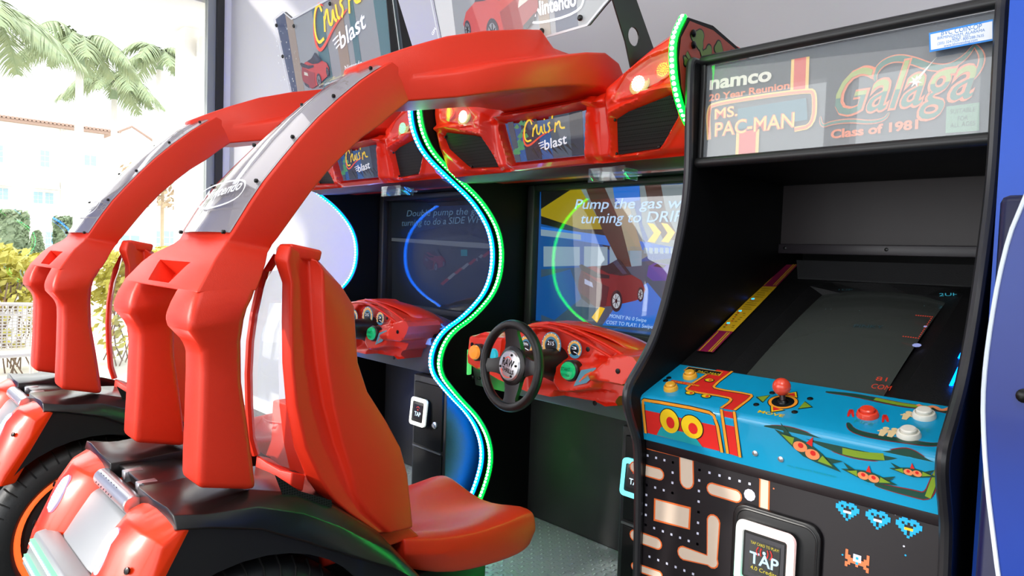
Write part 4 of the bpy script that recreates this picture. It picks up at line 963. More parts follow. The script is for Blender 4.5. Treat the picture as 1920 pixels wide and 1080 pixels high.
# ================================================================ pictures on the two racing screens
def scr_plane(cx): return Pl((cx, 1.969, 1.32), (0, -1, 0))
HW, Z0, Z1 = .452, 1.065 - 1.32, 1.575 - 1.32
def racer(m, pl, cx, cy, s, b, fl=1):
    """an open sports car seen from behind and the side, in flat colours; b = first material index (body, dark, glass, wheel, lamp, shade)"""
    def T(pts): return [(cx + fl * s * x, cy + s * y) for x, y in pts]
    poly(m, pl, T([(-.50, .02), (-.46, .16), (-.30, .20), (.02, .20), (.10, .16), (.30, .12), (.44, .06), (.50, -.04), (.46, -.14), (.36, -.18), (.05, -.26), (-.20, -.30), (-.42, -.20), (-.50, -.10)]), .003, b, pix=False)
    poly(m, pl, T([(-.50, .02), (-.46, .14), (-.22, .02), (-.02, -.04), (-.06, -.27), (-.20, -.30), (-.42, -.20), (-.50, -.10)]), .0038, b + 5, pix=False)
    poly(m, pl, T([(-.50, .20), (-.46, .22), (-.20, .12), (-.02, .10), (-.02, .06), (-.22, .06), (-.46, .14)]), .0042, b + 1, pix=False)
    poly(m, pl, T([(-.24, .20), (-.06, .22), (.10, .30), (.14, .28), (.30, .12), (.16, .10), (-.04, .12)]), .0046, b + 1, pix=False)
    poly(m, pl, T([(.02, .26), (.08, .29), (.24, .13), (.18, .12)]), .0050, b + 2, pix=False)
    poly(m, pl, T([(-.40, .04), (-.28, .0), (-.26, -.06), (-.40, -.02)]), .0046, b + 4, pix=False)
    poly(m, pl, T([(-.46, -.14), (-.30, -.22), (-.30, -.28), (-.44, -.2)]), .0046, b + 1, pix=False)
    for (x, y, rx, ry) in ((.10, -.20, .085, .13), (.44, -.10, .045, .085)):
        for r, mi, dd in ((1, 1, .0050), (.68, 3, .0056), (.2, 1, .0062)):
            m.add([pl.p(cx + fl * s * (x + r * rx * math.cos(2 * math.pi * k / 20)), cy + s * (y + r * ry * math.sin(2 * math.pi * k / 20)), dd) for k in range(20)], [tuple(range(20))], b + mi)
        for k in range(7):
            t = 2 * math.pi * k / 7; ribbon(m, pl, [(cx + fl * s * x, cy + s * y), (cx + fl * s * (x + .62 * rx * math.cos(t)), cy + s * (y + .62 * ry * math.sin(t)))], .008 * s, .0066, b + 1, pix=False, smooth=0)
def G_(n, c, e): return mat(n, (0.02, 0.02, 0.02), .3, emi=c, es=e)
plA = scr_plane(XC)
A = lambda pts: [(max(-HW, min(HW, plA.uv(*p)[0])), max(Z0, min(Z1, plA.uv(*p)[1]))) for p in pts]
mA = M(); ms = [G_('game_deep_blue', (.05, .33, .62), .8), G_('game_sky_blue', (.12, .45, .85), .9), G_('game_yellow', (.62, .55, .05), .9), G_('game_olive_black', (.07, .08, .07), .6), G_('game_pale_panel', (.55, .66, .74), .8),
                G_('game_brown_arch', (.28, .17, .13), .8), G_('game_road', (.22, .32, .42), .8), G_('game_tan', (.66, .62, .52), .8), G_('game_yellow_arrow', (.93, .76, .10), 1.0), G_('game_grey_sky', (.50, .56, .58), .8),
                G_('car_red', (.45, .07, .10), .9), G_('car_dark', (.06, .05, .10), .8), G_('car_glass', (.18, .22, .34), .8), G_('car_rim', (.72, .76, .80), .9), G_('car_plate', (.62, .66, .8), .9), G_('car_red_shade', (.28, .06, .12), .9),
                G_('purple_body', (.30, .22, .62), .9)]
F_ = lambda pts, mi, d=.001: poly(mA, plA, pts, d, mi, pix=False)
F_([(-HW, Z0), (HW, Z0), (HW, Z1), (-HW, Z1)], 0, .0003)
F_(A([(1015, 350), (1110, 350), (1160, 352), (1160, 480), (1100, 440), (1015, 420)]), 3)
F_(A([(1015, 392), (1070, 352), (1150, 350), (1150, 430), (1090, 430), (1015, 405)]), 2, .0015)
F_(A([(1090, 352), (1180, 350), (1215, 480), (1180, 500), (1140, 440)]), 9, .0018)
F_(A([(1150, 350), (1200, 348), (1200, 375), (1155, 385)]), 1, .0022)
F_(A([(1200, 348), (1400, 340), (1400, 470), (1225, 470), (1205, 420)]), 9, .0020)
F_(A([(1140, 395), (1180, 385), (1205, 470), (1160, 470)]), 7, .0024)
F_(A([(1100, 352), (1135, 352), (1165, 420), (1185, 500), (1165, 500), (1130, 430)]), 5, .0028)
F_(A([(1210, 345), (1240, 345), (1250, 400), (1275, 450), (1245, 450), (1220, 400)]), 5, .0028)
F_(A([(1015, 425), (1160, 445), (1300, 470), (1300, 480), (1150, 462), (1015, 440)]), 1, .0020)
F_(A([(1015, 430), (1090, 440), (1090, 450), (1015, 442)]), 4, .0022)
for (a, b) in ((1020, 1088), (1096, 1140), (1144, 1178), (1182, 1204)): F_(A([(a, 462), (b, 463), (b, 498), (a, 500)]), 4, .0024)
for k in range(9):
    a = 1208 + k * 10; F_(A([(a, 464), (a + 7, 465), (a + 7, 476), (a, 475)]), 4, .0024)
F_(A([(1015, 505), (1120, 500), (1300, 480), (1400, 480), (1400, 640), (1015, 610)]), 6, .0012)
F_(A([(1015, 520), (1070, 505), (1090, 560), (1040, 600), (1015, 590)]), 0, .0016)
F_(A([(1165, 560), (1215, 530), (1290, 620), (1130, 610)]), 1, .0016)
F_(A([(1110, 595), (1125, 575), (1135, 578), (1120, 605)]), 8, .0020)
for k, x in enumerate((1215, 1241)):
    F_(A([(x, 418), (x + 12, 420), (x + 26, 436), (x + 14, 455), (x, 453), (x + 12, 437)]), 8, .0034 + k * .0004)
c0 = plA.uv(1146, 532); racer(mA, plA, c0[0], c0[1], .30, 10)
c0 = plA.uv(1240, 508)
poly(mA, plA, [(c0[0] - .055, c0[1] - .02), (c0[0] - .05, c0[1] + .015), (c0[0] - .02, c0[1] + .028), (c0[0] + .03, c0[1] + .022), (c0[0] + .06, c0[1] - .005), (c0[0] + .05, c0[1] - .03), (c0[0] - .03, c0[1] - .035)], .003, 16, pix=False)
poly(mA, plA, [(c0[0] - .03, c0[1] + .015), (c0[0] - .015, c0[1] + .024), (c0[0] + .02, c0[1] + .02), (c0[0] + .01, c0[1] + .01)], .004, 11, pix=False)
text(mA, plA, 'LAP', (c0[0] - .02, c0[1] - .026), (c0[0] - .005, c0[1] - .026), .008, .004, 14, pix=False) if False else None
scrA = [o for o in cabA.children if o.name.startswith('screen') and 'glass' not in o.name and 'frame' not in o.name][0]
part('game_picture', mA, ms, scrA, smooth=False, label='street race with a red open sports car')
t = M(); w = G_('caption_pale', (.70, .82, .95), 1.0)
text(t, plA, 'Pump the gas while', (1080, 392), (1330, 390), .036, .0085, shear=.25, bold=.01)
text(t, plA, 'turning to DRIFT', (1090, 419), (1300, 415), .036, .0085, shear=.25, bold=.01)
text(t, plA, 'MONEY IN: 0 Swipe', (1145, 595), (1214, 604), .013, .0085, shear=.2); text(t, plA, 'COST TO PLAY: 1 Swipe', (1139, 607), (1226, 616), .013, .0085, shear=.2)
part('caption', t, w, scrA, smooth=False, label='pale slanted caption about drifting')
# the farther, dimmer screen
plB = scr_plane(XC - PITCH); mB = M()
A = lambda pts: [(max(-HW, min(HW, plB.uv(*p)[0])), max(Z0, min(Z1, plB.uv(*p)[1]))) for p in pts]
F_ = lambda pts, mi, d=.001: poly(mB, plB, pts, d, mi, pix=False)
ms = [G_('dim_night', (.03, .05, .07), .35), G_('dim_building', (.10, .14, .18), .4), G_('dim_road', (.13, .16, .19), .4), G_('dim_kerb_red', (.40, .10, .10), .6), G_('dim_kerb_white', (.40, .43, .46), .5), G_('dim_teal', (.05, .40, .45), .6), G_('dim_spare', (.1, .1, .1), .3),
      G_('dim_car_red', (.30, .07, .12), .6), G_('dim_car_dark', (.05, .06, .09), .5), G_('dim_car_glass', (.12, .16, .22), .5), G_('dim_car_rim', (.30, .34, .40), .6), G_('dim_car_plate', (.2, .25, .3), .5), G_('dim_car_shade', (.16, .05, .10), .6)]
F_([(-HW, Z0), (HW, Z0), (HW, Z1), (-HW, Z1)], 0, .0003)
F_(A([(735, 380), (800, 380), (840, 420), (735, 450)]), 1); F_(A([(870, 370), (900, 370), (905, 400), (875, 400)]), 1, .0012)
F_(A([(735, 455), (880, 440), (960, 470), (960, 640), (735, 600)]), 2, .0014)
F_(A([(735, 446), (900, 455), (960, 462), (960, 468), (880, 464), (735, 452)]), 4, .0018)
for k in range(7):
    x, y = 826 + 13 * k, 532 - 11 * k + k * k * .4; F_(A([(x, y), (x + 12, y - 10), (x + 17, y - 8), (x + 5, y + 3)]), 3 if k % 2 == 0 else 4, .002)
F_(A([(865, 468), (877, 468), (877, 480), (865, 480)]), 5, .0024)
F_(A([(895, 480), (960, 520), (960, 600), (905, 530)]), 1, .0022)
c0 = plB.uv(815, 487); racer(mB, plB, c0[0], c0[1], .17, 7)
scrB = [o for o in cabB.children if o.name.startswith('screen') and 'glass' not in o.name and 'frame' not in o.name][0]
part('game_picture', mB, ms, scrB, smooth=False, label='dim night race with a small red car')
t = M()
text(t, plB, 'Double pump the gas while', (765, 406), (955, 400), .030, .0085, shear=.25); text(t, plB, 'turning to do a SIDE WHEELIE', (755, 424), (945, 416), .030, .0085, shear=.25)
part('caption', t, G_('dim_caption', (.30, .42, .50), .8), scrB, smooth=False, label='dim slanted caption about side wheelies')

# ================================================================ billboards above the racing cabinets
def billboard(off, bright, label):
    global OFF
    OFF = Vector((0, 0, 0)); cx = XC + off
    b = thing('billboard', label, 'sign', (cx, 1.45, 1.9), 'signs over the driving games')
    pl = Pl((cx, 1.385, 2.05), (0, -1, -.2))
    # outline measured on the farther (left, top) and the nearer (right, bottom)
    plf = Pl((XC - PITCH, 1.385, 2.05), (0, -1, -.2)); pln = Pl((XC, 1.385, 2.05), (0, -1, -.2))
    L = [plf.uv(*p) for p in ((620, -3), (549, 36), (533, 22), (515, 36), (541, 175))]
    Rr = [pln.uv(*p) for p in ((1020, 71), (1103, 47), (1135, 8))]
    bl = (L[-1][0] + .02, Rr[0][1] - .0)
    out = [(0, L[0][1] + .10), L[0], L[1], L[2], L[3], (L[3][0] + .045, Rr[0][1] + .02), (L[3][0] + .085, Rr[0][1] - .005), (Rr[0][0], Rr[0][1]), Rr[1], Rr[2], (Rr[2][0] + .09, Rr[2][1] + .05), (.47, Rr[2][1] + .09), (.48, L[0][1] + .12)]
    if off: out = out[:6] + [(.0, Rr[0][1] - .02), (.455, Rr[0][1] - .02), (.455, L[0][1] + .12)]; out = out[:8] + [out[8]]
    pb = part('art_panel', M().prism([pl.p(u, v, -.004) for u, v in out], -pl.n * .006), mat('billboard_back', (.32, .36, .40), .3), b, smooth=False)
    a = M(); mats_ = [ink('bb_navy', (.14, .22, .36)), ink('bb_grey', (.60, .63, .64)), ink('bb_white', (.88, .90, .90)), ink('bb_teal', (.30, .48, .50)), ink('bb_tan', (.62, .56, .48)),
                      ink('bb_red', (.80, .22, .14)), ink('bb_dark', (.12, .10, .12)), ink('bb_glass', (.2, .25, .3)), ink('bb_rim', (.55, .58, .6)), ink('bb_lamp', (.85, .85, .8)), ink('bb_red_shade', (.62, .14, .10))]
    q = [(u * .985, v * .985 if v > 0 else v * .96) for u, v in out]
    umin = min(p[0] for p in q); vmax = max(p[1] for p in q)
    poly(a, pl, q, -.0035, 1, pix=False)
    def clipx(u0, u1, mi, d):
        pts = []
        n = len(q)
        # clip polygon to the band u0..u1
        def cl(P_, f, keep):
            o = []
            for i in range(len(P_)):
                A_, B__ = P_[i], P_[(i + 1) % len(P_)]; ka, kb = keep(A_[0]), keep(B__[0])
                if ka: o.append(A_)
                if ka != kb: t = (f - A_[0]) / (B__[0] - A_[0]); o.append((f, A_[1] + t * (B__[1] - A_[1])))
            return o
        P_ = cl(q, u0, lambda x: x >= u0); P_ = cl(P_, u1, lambda x: x <= u1) if len(P_) > 2 else P_
        if len(P_) > 2: poly(a, pl, P_, d, mi, pix=False)
    if off: bands = ((-.52, -.32, 0), (-.32, -.26, 4), (-.10, -.02, 3), (.05, .12, 4), (.16, .20, 3), (.27, .33, 1), (.33, .5, 3))
    else: bands = ((-.52, -.44, 3), (-.44, -.30, 2), (-.18, -.10, 3), (.06, .10, 4), (.12, .2, 0), (.2, .5, 1))
    for k, (u0, u1, mi) in enumerate(bands): clipx(u0, u1, mi, -.003 + k * .0002)
    rn = random.Random(5)
    for k in range(45 if off else 0):
        u, v = rn.uniform(-.45, -.28), rn.uniform(-.05, .22); r = rn.uniform(.0015, .004); disc(a, pl, u, v, r, -.001, rn.choice((2, 2, 9)), 6)
    if off: c = pl.uv(592, 132); racer(a, pl, c[0], c[1], .22, 5)
    else: c = pl.uv(935, 15); racer(a, pl, c[0], c[1], .32, 5, -1)
    part('artwork', a, mats_, pb, smooth=False, label='printed red sports car picture')
    if off:
        c = pl.uv(640, 60); part('lettering', cruisn(M(), pl, c[0], c[1] + .03, .40, d=.003, tilt=.10), LOGO, pb, smooth=False, label='large yellow script over the white word blast')
        t = M(); text(t, pl, 'Nintendo', (648, 133), (680, 122), .02, .001)
        part('lettering', t, wht, pb, smooth=False)
    else:
        t = M(); text(t, pl, 'Nintendo', (1003, 31), (1082, 10), .036, .003, bold=.03); u0, v0 = pl.uv(1002, 34); u1, v1 = pl.uv(1084, 12)
        dx, dy = u1 - u0, v1 - v0; nx, ny = -.0, .062
        ribbon(t, pl, [(u0 - .005, v0 - .018), (u1, v1 - .018), (u1 + .03, v1 + .018), (u1, v1 + .052), (u0 - .005, v0 + .052), (u0 - .035, v0 + .016)], .006, .003, pix=False, closed=True)
        text(t, pl, 'GM', (813, 67), (819, 55), .010, .003)
        part('lettering', t, wht, pb, smooth=False, label='white company name in a rounded outline')
    gp = [(u * 1.0, v * 1.0) for u, v in out]
    part('clear_cover', M().add([pl.p(u, v, .006) for u, v in gp], [tuple(range(len(gp)))]), pane_mat('billboard_acrylic', (1, 1, 1), 1.7, .02, .06, (.9, .9, .92)), b, smooth=False)
    ed = M(); ribbon(ed, pl, gp, .006, .0065, pix=False, smooth=0, closed=True); part('polished_edge', ed, mat('acrylic_edge_white', (.85, .87, .88), .2), b, smooth=False)
    s = M()
    for (u, v) in ((out[2][0] + .012, out[2][1] - .03), (out[4][0] + .02, out[4][1] - .03), (out[4][0] + .03, out[4][1] - .16), (out[1][0], out[1][1] - .02)) + (((.435, .03), (.435, .12)) if off else ((out[7][0], out[7][1] + .018), (out[8][0] - .02, out[8][1] + .022), (out[9][0] - .01, out[9][1] + .05))): s.lathe(pl.p(u, v, .006), tuple(pl.n), [(.008, 0), (.008, .003), (.004, .006)], 10)
    split('screw', s, screw, b)
    # perforated steel brackets behind
    for l in ((.44,) if off else (.33,)):
        x = cx + l; br = M(); o1 = [(1.40, 2.05), (1.44, 2.30), (1.50, 2.30), (1.475, 2.0), (1.60, 1.82), (1.66, 1.775), (1.50, 1.775)]
        me = [(1.385, 1.99), (1.41, 2.24), (1.425, 2.24), (1.405, 2.02), (1.52, 2.02), (1.64, 1.84), (1.64, 1.82), (1.50, 1.80), (1.475, 1.80), (1.43, 1.93)]
        me = [(1.36, 2.0), (1.33, 2.22), (1.36, 2.24), (1.46, 2.02), (1.60, 1.85), (1.60, 1.83), (1.47, 1.815), (1.44, 1.88)]
        n = 18
        def circ(y, z, r): return [(y + r * math.cos(2 * math.pi * k / n), z + r * math.sin(2 * math.pi * k / n)) for k in range(n)]
        holes = [circ(1.405, 2.0, .024), circ(1.475, 1.90, .024)]
        bm = bmesh.new(); vv = [bm.verts.new((x, y, z)) for y, z in me]; es = [bm.edges.new((vv[i], vv[(i + 1) % len(vv)])) for i in range(len(vv))]
        for h_ in holes:
            hv = [bm.verts.new((x, y, z)) for y, z in h_]; es += [bm.edges.new((hv[i], hv[(i + 1) % n])) for i in range(n)]
        bmesh.ops.triangle_fill(bm, edges=es, use_beauty=True); bmesh.ops.recalc_face_normals(bm, faces=bm.faces)
        r = bmesh.ops.extrude_face_region(bm, geom=bm.faces[:]); bmesh.ops.translate(bm, vec=(.004, 0, 0), verts=[g for g in r['geom'] if isinstance(g, bmesh.types.BMVert)])
        mm = M(); bm.verts.index_update(); mm.v = [v.co.copy() for v in bm.verts]; mm.f = [tuple(v.index for v in f.verts) for f in bm.faces]; mm.m = [0] * len(mm.f); bm.free()
        part('bracket', mm, mblk, b, smooth=False)
billboard(0, True, 'acrylic sign with a large red car and white company name above the nearer cabinet')
billboard(-PITCH, False, 'acrylic sign with yellow script and starry blue edge above the farther cabinet')
# ================================================================ the two-in-one classic arcade cabinet on the right
GL, GR = -.90, -.283
gal = thing('upright_arcade_cabinet', 'black upright arcade cabinet with blue control panel, ball-top joystick and grey marquee', 'arcade cabinet', ((GL + GR) / 2, 1.7, 0))
PROF = [(1.462, 1.80), (1.452, 1.79), (1.455, 1.70), (1.462, 1.60), (1.465, 1.514), (1.455, 1.43), (1.42, 1.306), (1.385, 1.21), (1.346, 1.131), (1.295, 1.075), (1.258, 1.04), (1.249, 1.015), (1.256, .985), (1.285, .93), (1.30, .90), (1.312, .80), (1.322, .58), (1.33, .3), (1.335, .02)]
PS = smooth_line([Vector(p) for p in PROF], 2)
for sx in (GL, GR):
    pr = [(a.x, a.y) for a in PS] + [(2.15, .02), (2.15, 1.80)]
    sd = part('side_panel', M().prism([(sx - .009, a, b) for a, b in pr], (.018, 0, 0)), blk, gal, smooth=False)
    pth = [Vector((sx, 2.1, 1.802)), Vector((sx, 1.52, 1.802)), Vector((sx, 1.48, 1.801))] + [Vector((sx, p.x - .001, p.y)) for p in PS]
    part('edge_trim', M().tube(pth, .0105, 10, ax=(1, 0, 0)), trim, sd)
IL, IR = GL + .009, GR - .009
part('top_board', M().box(IL, IR, 1.52, 2.15, 1.785, 1.80), blk, gal, smooth=False)
part('rear_board', M().box(IL, IR, 2.13, 2.15, .02, 1.785), blk, gal, smooth=False)
YM = 1.50
def rail(y, z, r=.0125):
    return M().tube([(IL, y, z), (IR, y, z)], r, 14)
mq = part('marquee', M().box(IL, IR, YM + .004, YM + .01, 1.571, 1.790), mat('marquee_grey_art', (.27, .29, .30), .3, emi=(.23, .25, .26), es=.1), gal, smooth=False)
part('marquee_rail', rail(1.490, 1.805), mblk, gal); part('marquee_rail', rail(1.488, 1.560), mblk, gal)
part('marquee_side', M().box(IL, IL + .012, 1.485, YM + .01, 1.565, 1.80), mblk, gal, bevel=.002)
mp = Pl(((GL + GR) / 2, YM, 1.68), (0, -1, 0))
mo, my, mg, mw, mt, mpk, mdg = ink('marquee_orange', (.93, .52, .33), .15), ink('marquee_yellow', (.95, .78, .40), .15), ink('marquee_green', (.30, .50, .42), .1), ink('marquee_white', (.90, .88, .82), .2), ink('marquee_teal', (.25, .45, .50), .1), ink('marquee_red', (.85, .33, .25), .15), ink('marquee_badge_green', (.45, .62, .50), .1)
a = M(); AM = [mo, my, mg, mw, mt, mpk, mdg, ink('badge_ink', (.25, .36, .30)), ink('marquee_lime', (.66, .72, .36), .1)]
# left half: coloured bands and teal field round the title
for (x0, x1, ya, yb) in ((1484, 1518, 112, 170), (1381, 1424, 248, 296)):
    poly(a, mp, [(x0, ya), (x1, ya - 6), (x1 - 2, yb - 4), (x0 - 2, yb)], .0003, 1); poly(a, mp, [(x0 + 6, ya - 1), (x1 - 6, ya - 5), (x1 - 8, yb - 3), (x0 + 4, yb - 1)], .0010, 5)
ribbon(a, mp, [(1330, 262), (1328, 205), (1340, 194), (1518, 168), (1529, 176), (1526, 236), (1490, 243)], .011, .0016, 1, smooth=2); ribbon(a, mp, [(1331, 262), (1329, 206), (1341, 195), (1518, 169), (1528, 177), (1525, 236), (1490, 243)], .006, .0022, 0, smooth=2)
poly(a, mp, [(1384, 204), (1512, 184), (1515, 225), (1384, 243)], .0012, 4)
text(a, mp, 'namco', (1331, 168), (1447, 151), .031, .002, 3, bold=.035)
text(a, mp, '20 Year Reunion', (1330, 190), (1481, 166), .0155, .002, 0, bold=.03)
for mi, bo, dd in ((0, .035, .0026), (1, .0, .0032)):
    text(a, mp, 'MS.', (1341, 224), (1384, 217), .024, dd, mi, bold=bo); text(a, mp, 'PAC-MAN', (1341, 256), (1490, 238), .032, dd, mi, bold=bo)
# right half
for mi, bo, dd in ((0, .032, .0016), (2, .0, .0022)):
    text(a, mp, 'Galaga', (1556, 219), (1822, 183), .092, dd, mi, bold=bo, shear=.28)
# upper parts of the letters in lime: a shorter copy of each letter top
vs_, fs_ = glyphs('Galaga', .0, 1.0)
A_ = Vector(mp.uv(1556, 219)); B_ = Vector(mp.uv(1822, 183)); t_ = (B_ - A_); L_ = t_.length; t_.normalize(); n_ = Vector((-t_.y, t_.x)); x0 = min(v.x for v in vs_); x1 = max(v.x for v in vs_); k_ = .092 / .7
loc = []
for v in vs_: q = A_ + t_ * ((v.x - x0) / (x1 - x0) * L_ + v.y * k_ * .28) + n_ * v.y * k_; loc.append((q, v.y))
for f in fs_:
    P_ = [(loc[i][0], loc[i][1]) for i in f]; o = []
    for i in range(len(P_)):
        (pa, ya), (pb, yb) = P_[i], P_[(i + 1) % len(P_)]
        if ya >= .27: o.append(pa)
        if (ya >= .27) != (yb >= .27): tt = (.27 - ya) / (yb - ya); o.append(pa + (pb - pa) * tt)
    if len(o) > 2: a.add([mp.p(p.x, p.y, .0028) for p in o], [tuple(range(len(o)))], 8)
SW1 = [(1642, 152), (1640, 138), (1655, 118), (1682, 108), (1713, 114), (1746, 127), (1780, 127), (1810, 108), (1828, 84)]
ribbon(a, mp, SW1, .017, .0008, 0, taper=True); ribbon(a, mp, SW1, .012, .0014, 2, taper=True)
SW2 = [(1828, 84), (1843, 104), (1838, 128), (1823, 150)]
ribbon(a, mp, SW2, .012, .0008, 0, taper=True); ribbon(a, mp, SW2, .007, .0014, 2, taper=True)
SW3 = [(1538, 218), (1541, 238), (1560, 230), (1597, 226), (1630, 230), (1658, 225), (1668, 211)]
ribbon(a, mp, SW3, .010, .0008, 0, taper=True); ribbon(a, mp, SW3, .006, .0014, 2, taper=True)
st = []
c_ = mp.uv(1718, 153)
for k in range(14):
    t = 2 * math.pi * k / 14 + .5; r = .013 if k % 2 == 0 else .005; st.append((c_[0] + r * math.cos(t), c_[1] + r * math.sin(t)))
poly(a, mp, st, .0034, 3, pix=False); poly(a, mp, [(1716, 151), (1757, 108), (1720, 155)], .0034, 3)
text(a, mp, 'Class of 1981', (1558, 260), (1722, 241), .0175, .002, 0, bold=.04)
poly(a, mp, [(1775, 200), (1837, 192), (1836, 245), (1773, 250)], .0008, 6)
for s_, p0, p1 in (('SUITABLE', (1782, 214), (1829, 209)), ('FOR', (1796, 227), (1815, 225)), ('ALL AGES', (1782, 240), (1829, 235))): text(a, mp, s_, p0, p1, .0085, .002, 7)
part('marquee_art', a, AM, mq, smooth=False, label='printed titles, swooshes and badge')
part('marquee_glass', M().add([(IL, YM - .006, 1.565), (IR, YM - .006, 1.565), (IR, YM - .006, 1.80), (IL, YM - .006, 1.80)], [(0, 1, 2, 3)]), pane_mat('marquee_glass', (1, 1, 1), 2.2, .015, .19, (.80, .83, .86)), gal, smooth=False)  # haze puts reflected room light and dust into the glass as pale colour
s = M(); sp = Pl((-.35, 1.4725, 1.78), (0, -1, 0)); poly(s, sp, [(1742, 62), (1862, 36), (1862, 76), (1743, 98)], 0, 0); poly(s, sp, [(1745, 65), (1861, 40), (1861, 73), (1746, 94)], .0008, 1)
for t_s, p0, p1, h in (('BVC COIN-OP', (1765, 67), (1841, 54), .0095), ('BIRMINGHAM, ALABAMA', (1758, 75), (1847, 59), .0052), ('SINCE  1931', (1785, 75.5), (1818, 70), .005), ('(205) 324-7526 - 800-288-7635', (1758, 85), (1845, 69), .005), ('www.bhmvending.com', (1770, 89), (1833, 77), .005)): text(s, sp, t_s, p0, p1, h, .0018, 2)
part('operator_sticker', s, [mat('sticker_edge_blue', (.15, .55, .90), .4), mat('sticker_white', (.93, .95, .97), .4), mat('sticker_ink_blue', (.20, .50, .78), .5)], gal, smooth=False, label='white sticker with blue lettering')
# interior
part('speaker_board', M().prism([(IL, 1.50, 1.555), (IL, 1.95, 1.548), (IL, 1.95, 1.56), (IL, 1.50, 1.57)], (IR - IL, 0, 0)), blk, gal, smooth=False)
vent = M()
for i in range(5):
    for j in range(9): vent.box(-.66 + j * .02, -.652 + j * .02, 1.62 + i * .03, 1.64 + i * .03, 1.5495 - i * .0004, 1.553)
part('upper_back_board', M().box(IL, IR, 1.97, 1.985, 1.378, 1.555), mat('dark_wood_grain_board', (.17, .14, .145), .5, mix=(.14, .11, .12), mscale=14), gal, smooth=False)
bs = part('back_strip', M().box(IL, IR, 1.955, 1.97, 1.352, 1.380), mat('dark_plastic_strip', (.17, .15, .17), .4), gal, bevel=.002)
sc_ = M()
for x in (IL + .02, -.60, IR - .05): sc_.lathe((x, 1.955, 1.368), (0, -1, 0), [(.005, 0), (.005, .001), (.003, .002)], 10)
split('screw', sc_, screw, bs)
BZ = Pl(((GL + GR) / 2, 1.445, 1.066), (0, -.396, .918), (0, .918, .396))
# CRT opening, in bezel coordinates
g = [BZ.uv(*p) for p in ((1393, 703), (1532, 547), (1850, 553), (1735, 752))]
cb_ = [(g[0][0] + .0, g[0][1]), (g[1][0], g[1][1]), (-g[0][0] if False else g[2][0], g[1][1]), (g[3][0], g[0][1])]
u0 = (g[0][0] + g[1][0]) / 2; v0 = min(g[0][1], g[3][1]); v1 = max(g[1][1], g[2][1]); u1 = -u0
hw_ = (IR - IL) / 2; vt = .62
bz = M(); N_ = 16
inner = [(u0, v0), (u0 - .004, (v0 + v1) / 2), (u0, v1 - .015), (u0 + .06, v1), (0, v1 + .012), (u1 - .06, v1), (u1, v1 - .015), (u1 + .004, (v0 + v1) / 2), (u1, v0), (0, v0 - .006)]
outer = [(-hw_, -.0), (-hw_, (v0 + v1) / 2), (-hw_, v1 - .0), (-hw_ + .06, vt), (0, vt), (hw_ - .06, vt), (hw_, v1), (hw_, (v0 + v1) / 2), (hw_, -.0), (0, -.0)]
outer = [(-hw_, 0), (-hw_, (v0 + v1) / 2), (-hw_, v1 + .03), (-hw_, vt), (0, vt), (hw_, vt), (hw_, v1 + .03), (hw_, (v0 + v1) / 2), (hw_, 0), (0, 0)]
n = len(inner); mid_ = [((a_[0] * .75 + b_[0] * .25), (a_[1] * .75 + b_[1] * .25)) for a_, b_ in zip(inner, outer)]
bz.add([BZ.p(u, v, 0) for u, v in outer] + [BZ.p(u, v, 0) for u, v in mid_] + [BZ.p(u, v, -.022) for u, v in inner], [(i, (i + 1) % n, n + (i + 1) % n, n + i) for i in range(n)] + [(n + i, n + (i + 1) % n, 2 * n + (i + 1) % n, 2 * n + i) for i in range(n)])
bzo = part('monitor_bezel', bz, mat('textured_black_bezel', (.055, .055, .06), .5, bump=.4, bscale=500), gal, smooth=False)
part('bezel_lip', M().prism([BZ.p(-hw_ + .07, v1 + .035, .002), BZ.p(hw_, v1 + .035, .002), BZ.p(hw_, v1 + .085, .035), BZ.p(-hw_ + .05, v1 + .085, .035)], BZ.n * .004), mat('grey_textured_lip', (.15, .15, .155), .5, bump=.4, bscale=500), bzo, smooth=False)
# curved CRT face
ct = M(); G = []
for j in range(13):
    row = []
    for i in range(17):
        a_, b_ = i / 16 * 2 - 1, j / 12 * 2 - 1; u = (u0 + u1) / 2 + a_ * (u1 - u0) / 2 * 1.03; v = (v0 + v1) / 2 + b_ * (v1 - v0) / 2 * 1.06
        row.append(BZ.p(u, v, -.022 + .016 * (1 - .5 * a_ * a_ - .5 * b_ * b_)))
    G.append(row)
ct.loft(G, False, closed=False)
crt = part('picture_tube', ct, mat('dull_green_grey_tube', (.28, .30, .285), .2, coat=.5), bzo)
def GT(x, y): return BZ.px(x, y, .001)
CP_ = Pl(tuple(BZ.p(0, 0, -.004)), tuple(BZ.n), tuple(BZ.v)); a = M()
text(a, CP_, '2UP', (1761, 556), (1796, 555), .017, .001, 0); text(a, CP_, '1UP', (1572, 545), (1598, 545), .008, .001, 3); text(a, CP_, 'PINKY', (1600, 614), (1655, 616), .015, .001, 3)
text(a, CP_, '81', (1641, 714), (1662, 716), .016, .001, 1); text(a, CP_, 'COM', (1632, 728), (1668, 733), .018, .001, 1)
for (pa, pb, nn) in (((1718, 592), (1748, 595), 7), ((1748, 595), (1722, 635), 12), ((1722, 635), (1689, 631), 7)):
    for i in range(nn):
        x = pa[0] + (pb[0] - pa[0]) * i / nn; y = pa[1] + (pb[1] - pa[1]) * i / nn; u, v = CP_.uv(x, y); poly(a, CP_, [(u - .0013, v - .0015), (u + .0013, v - .0015), (u + .0013, v + .0015), (u - .0013, v + .0015)], .001, 1, pix=False)
u, v = CP_.uv(1735, 613); poly(a, CP_, [(u - .003, v - .003), (u + .003, v - .003), (u + .003, v + .003), (u - .003, v + .003)], .001, 2, pix=False)
u, v = CP_.uv(1719, 648); disc(a, CP_, u, v, .009, .001, 2, 8)
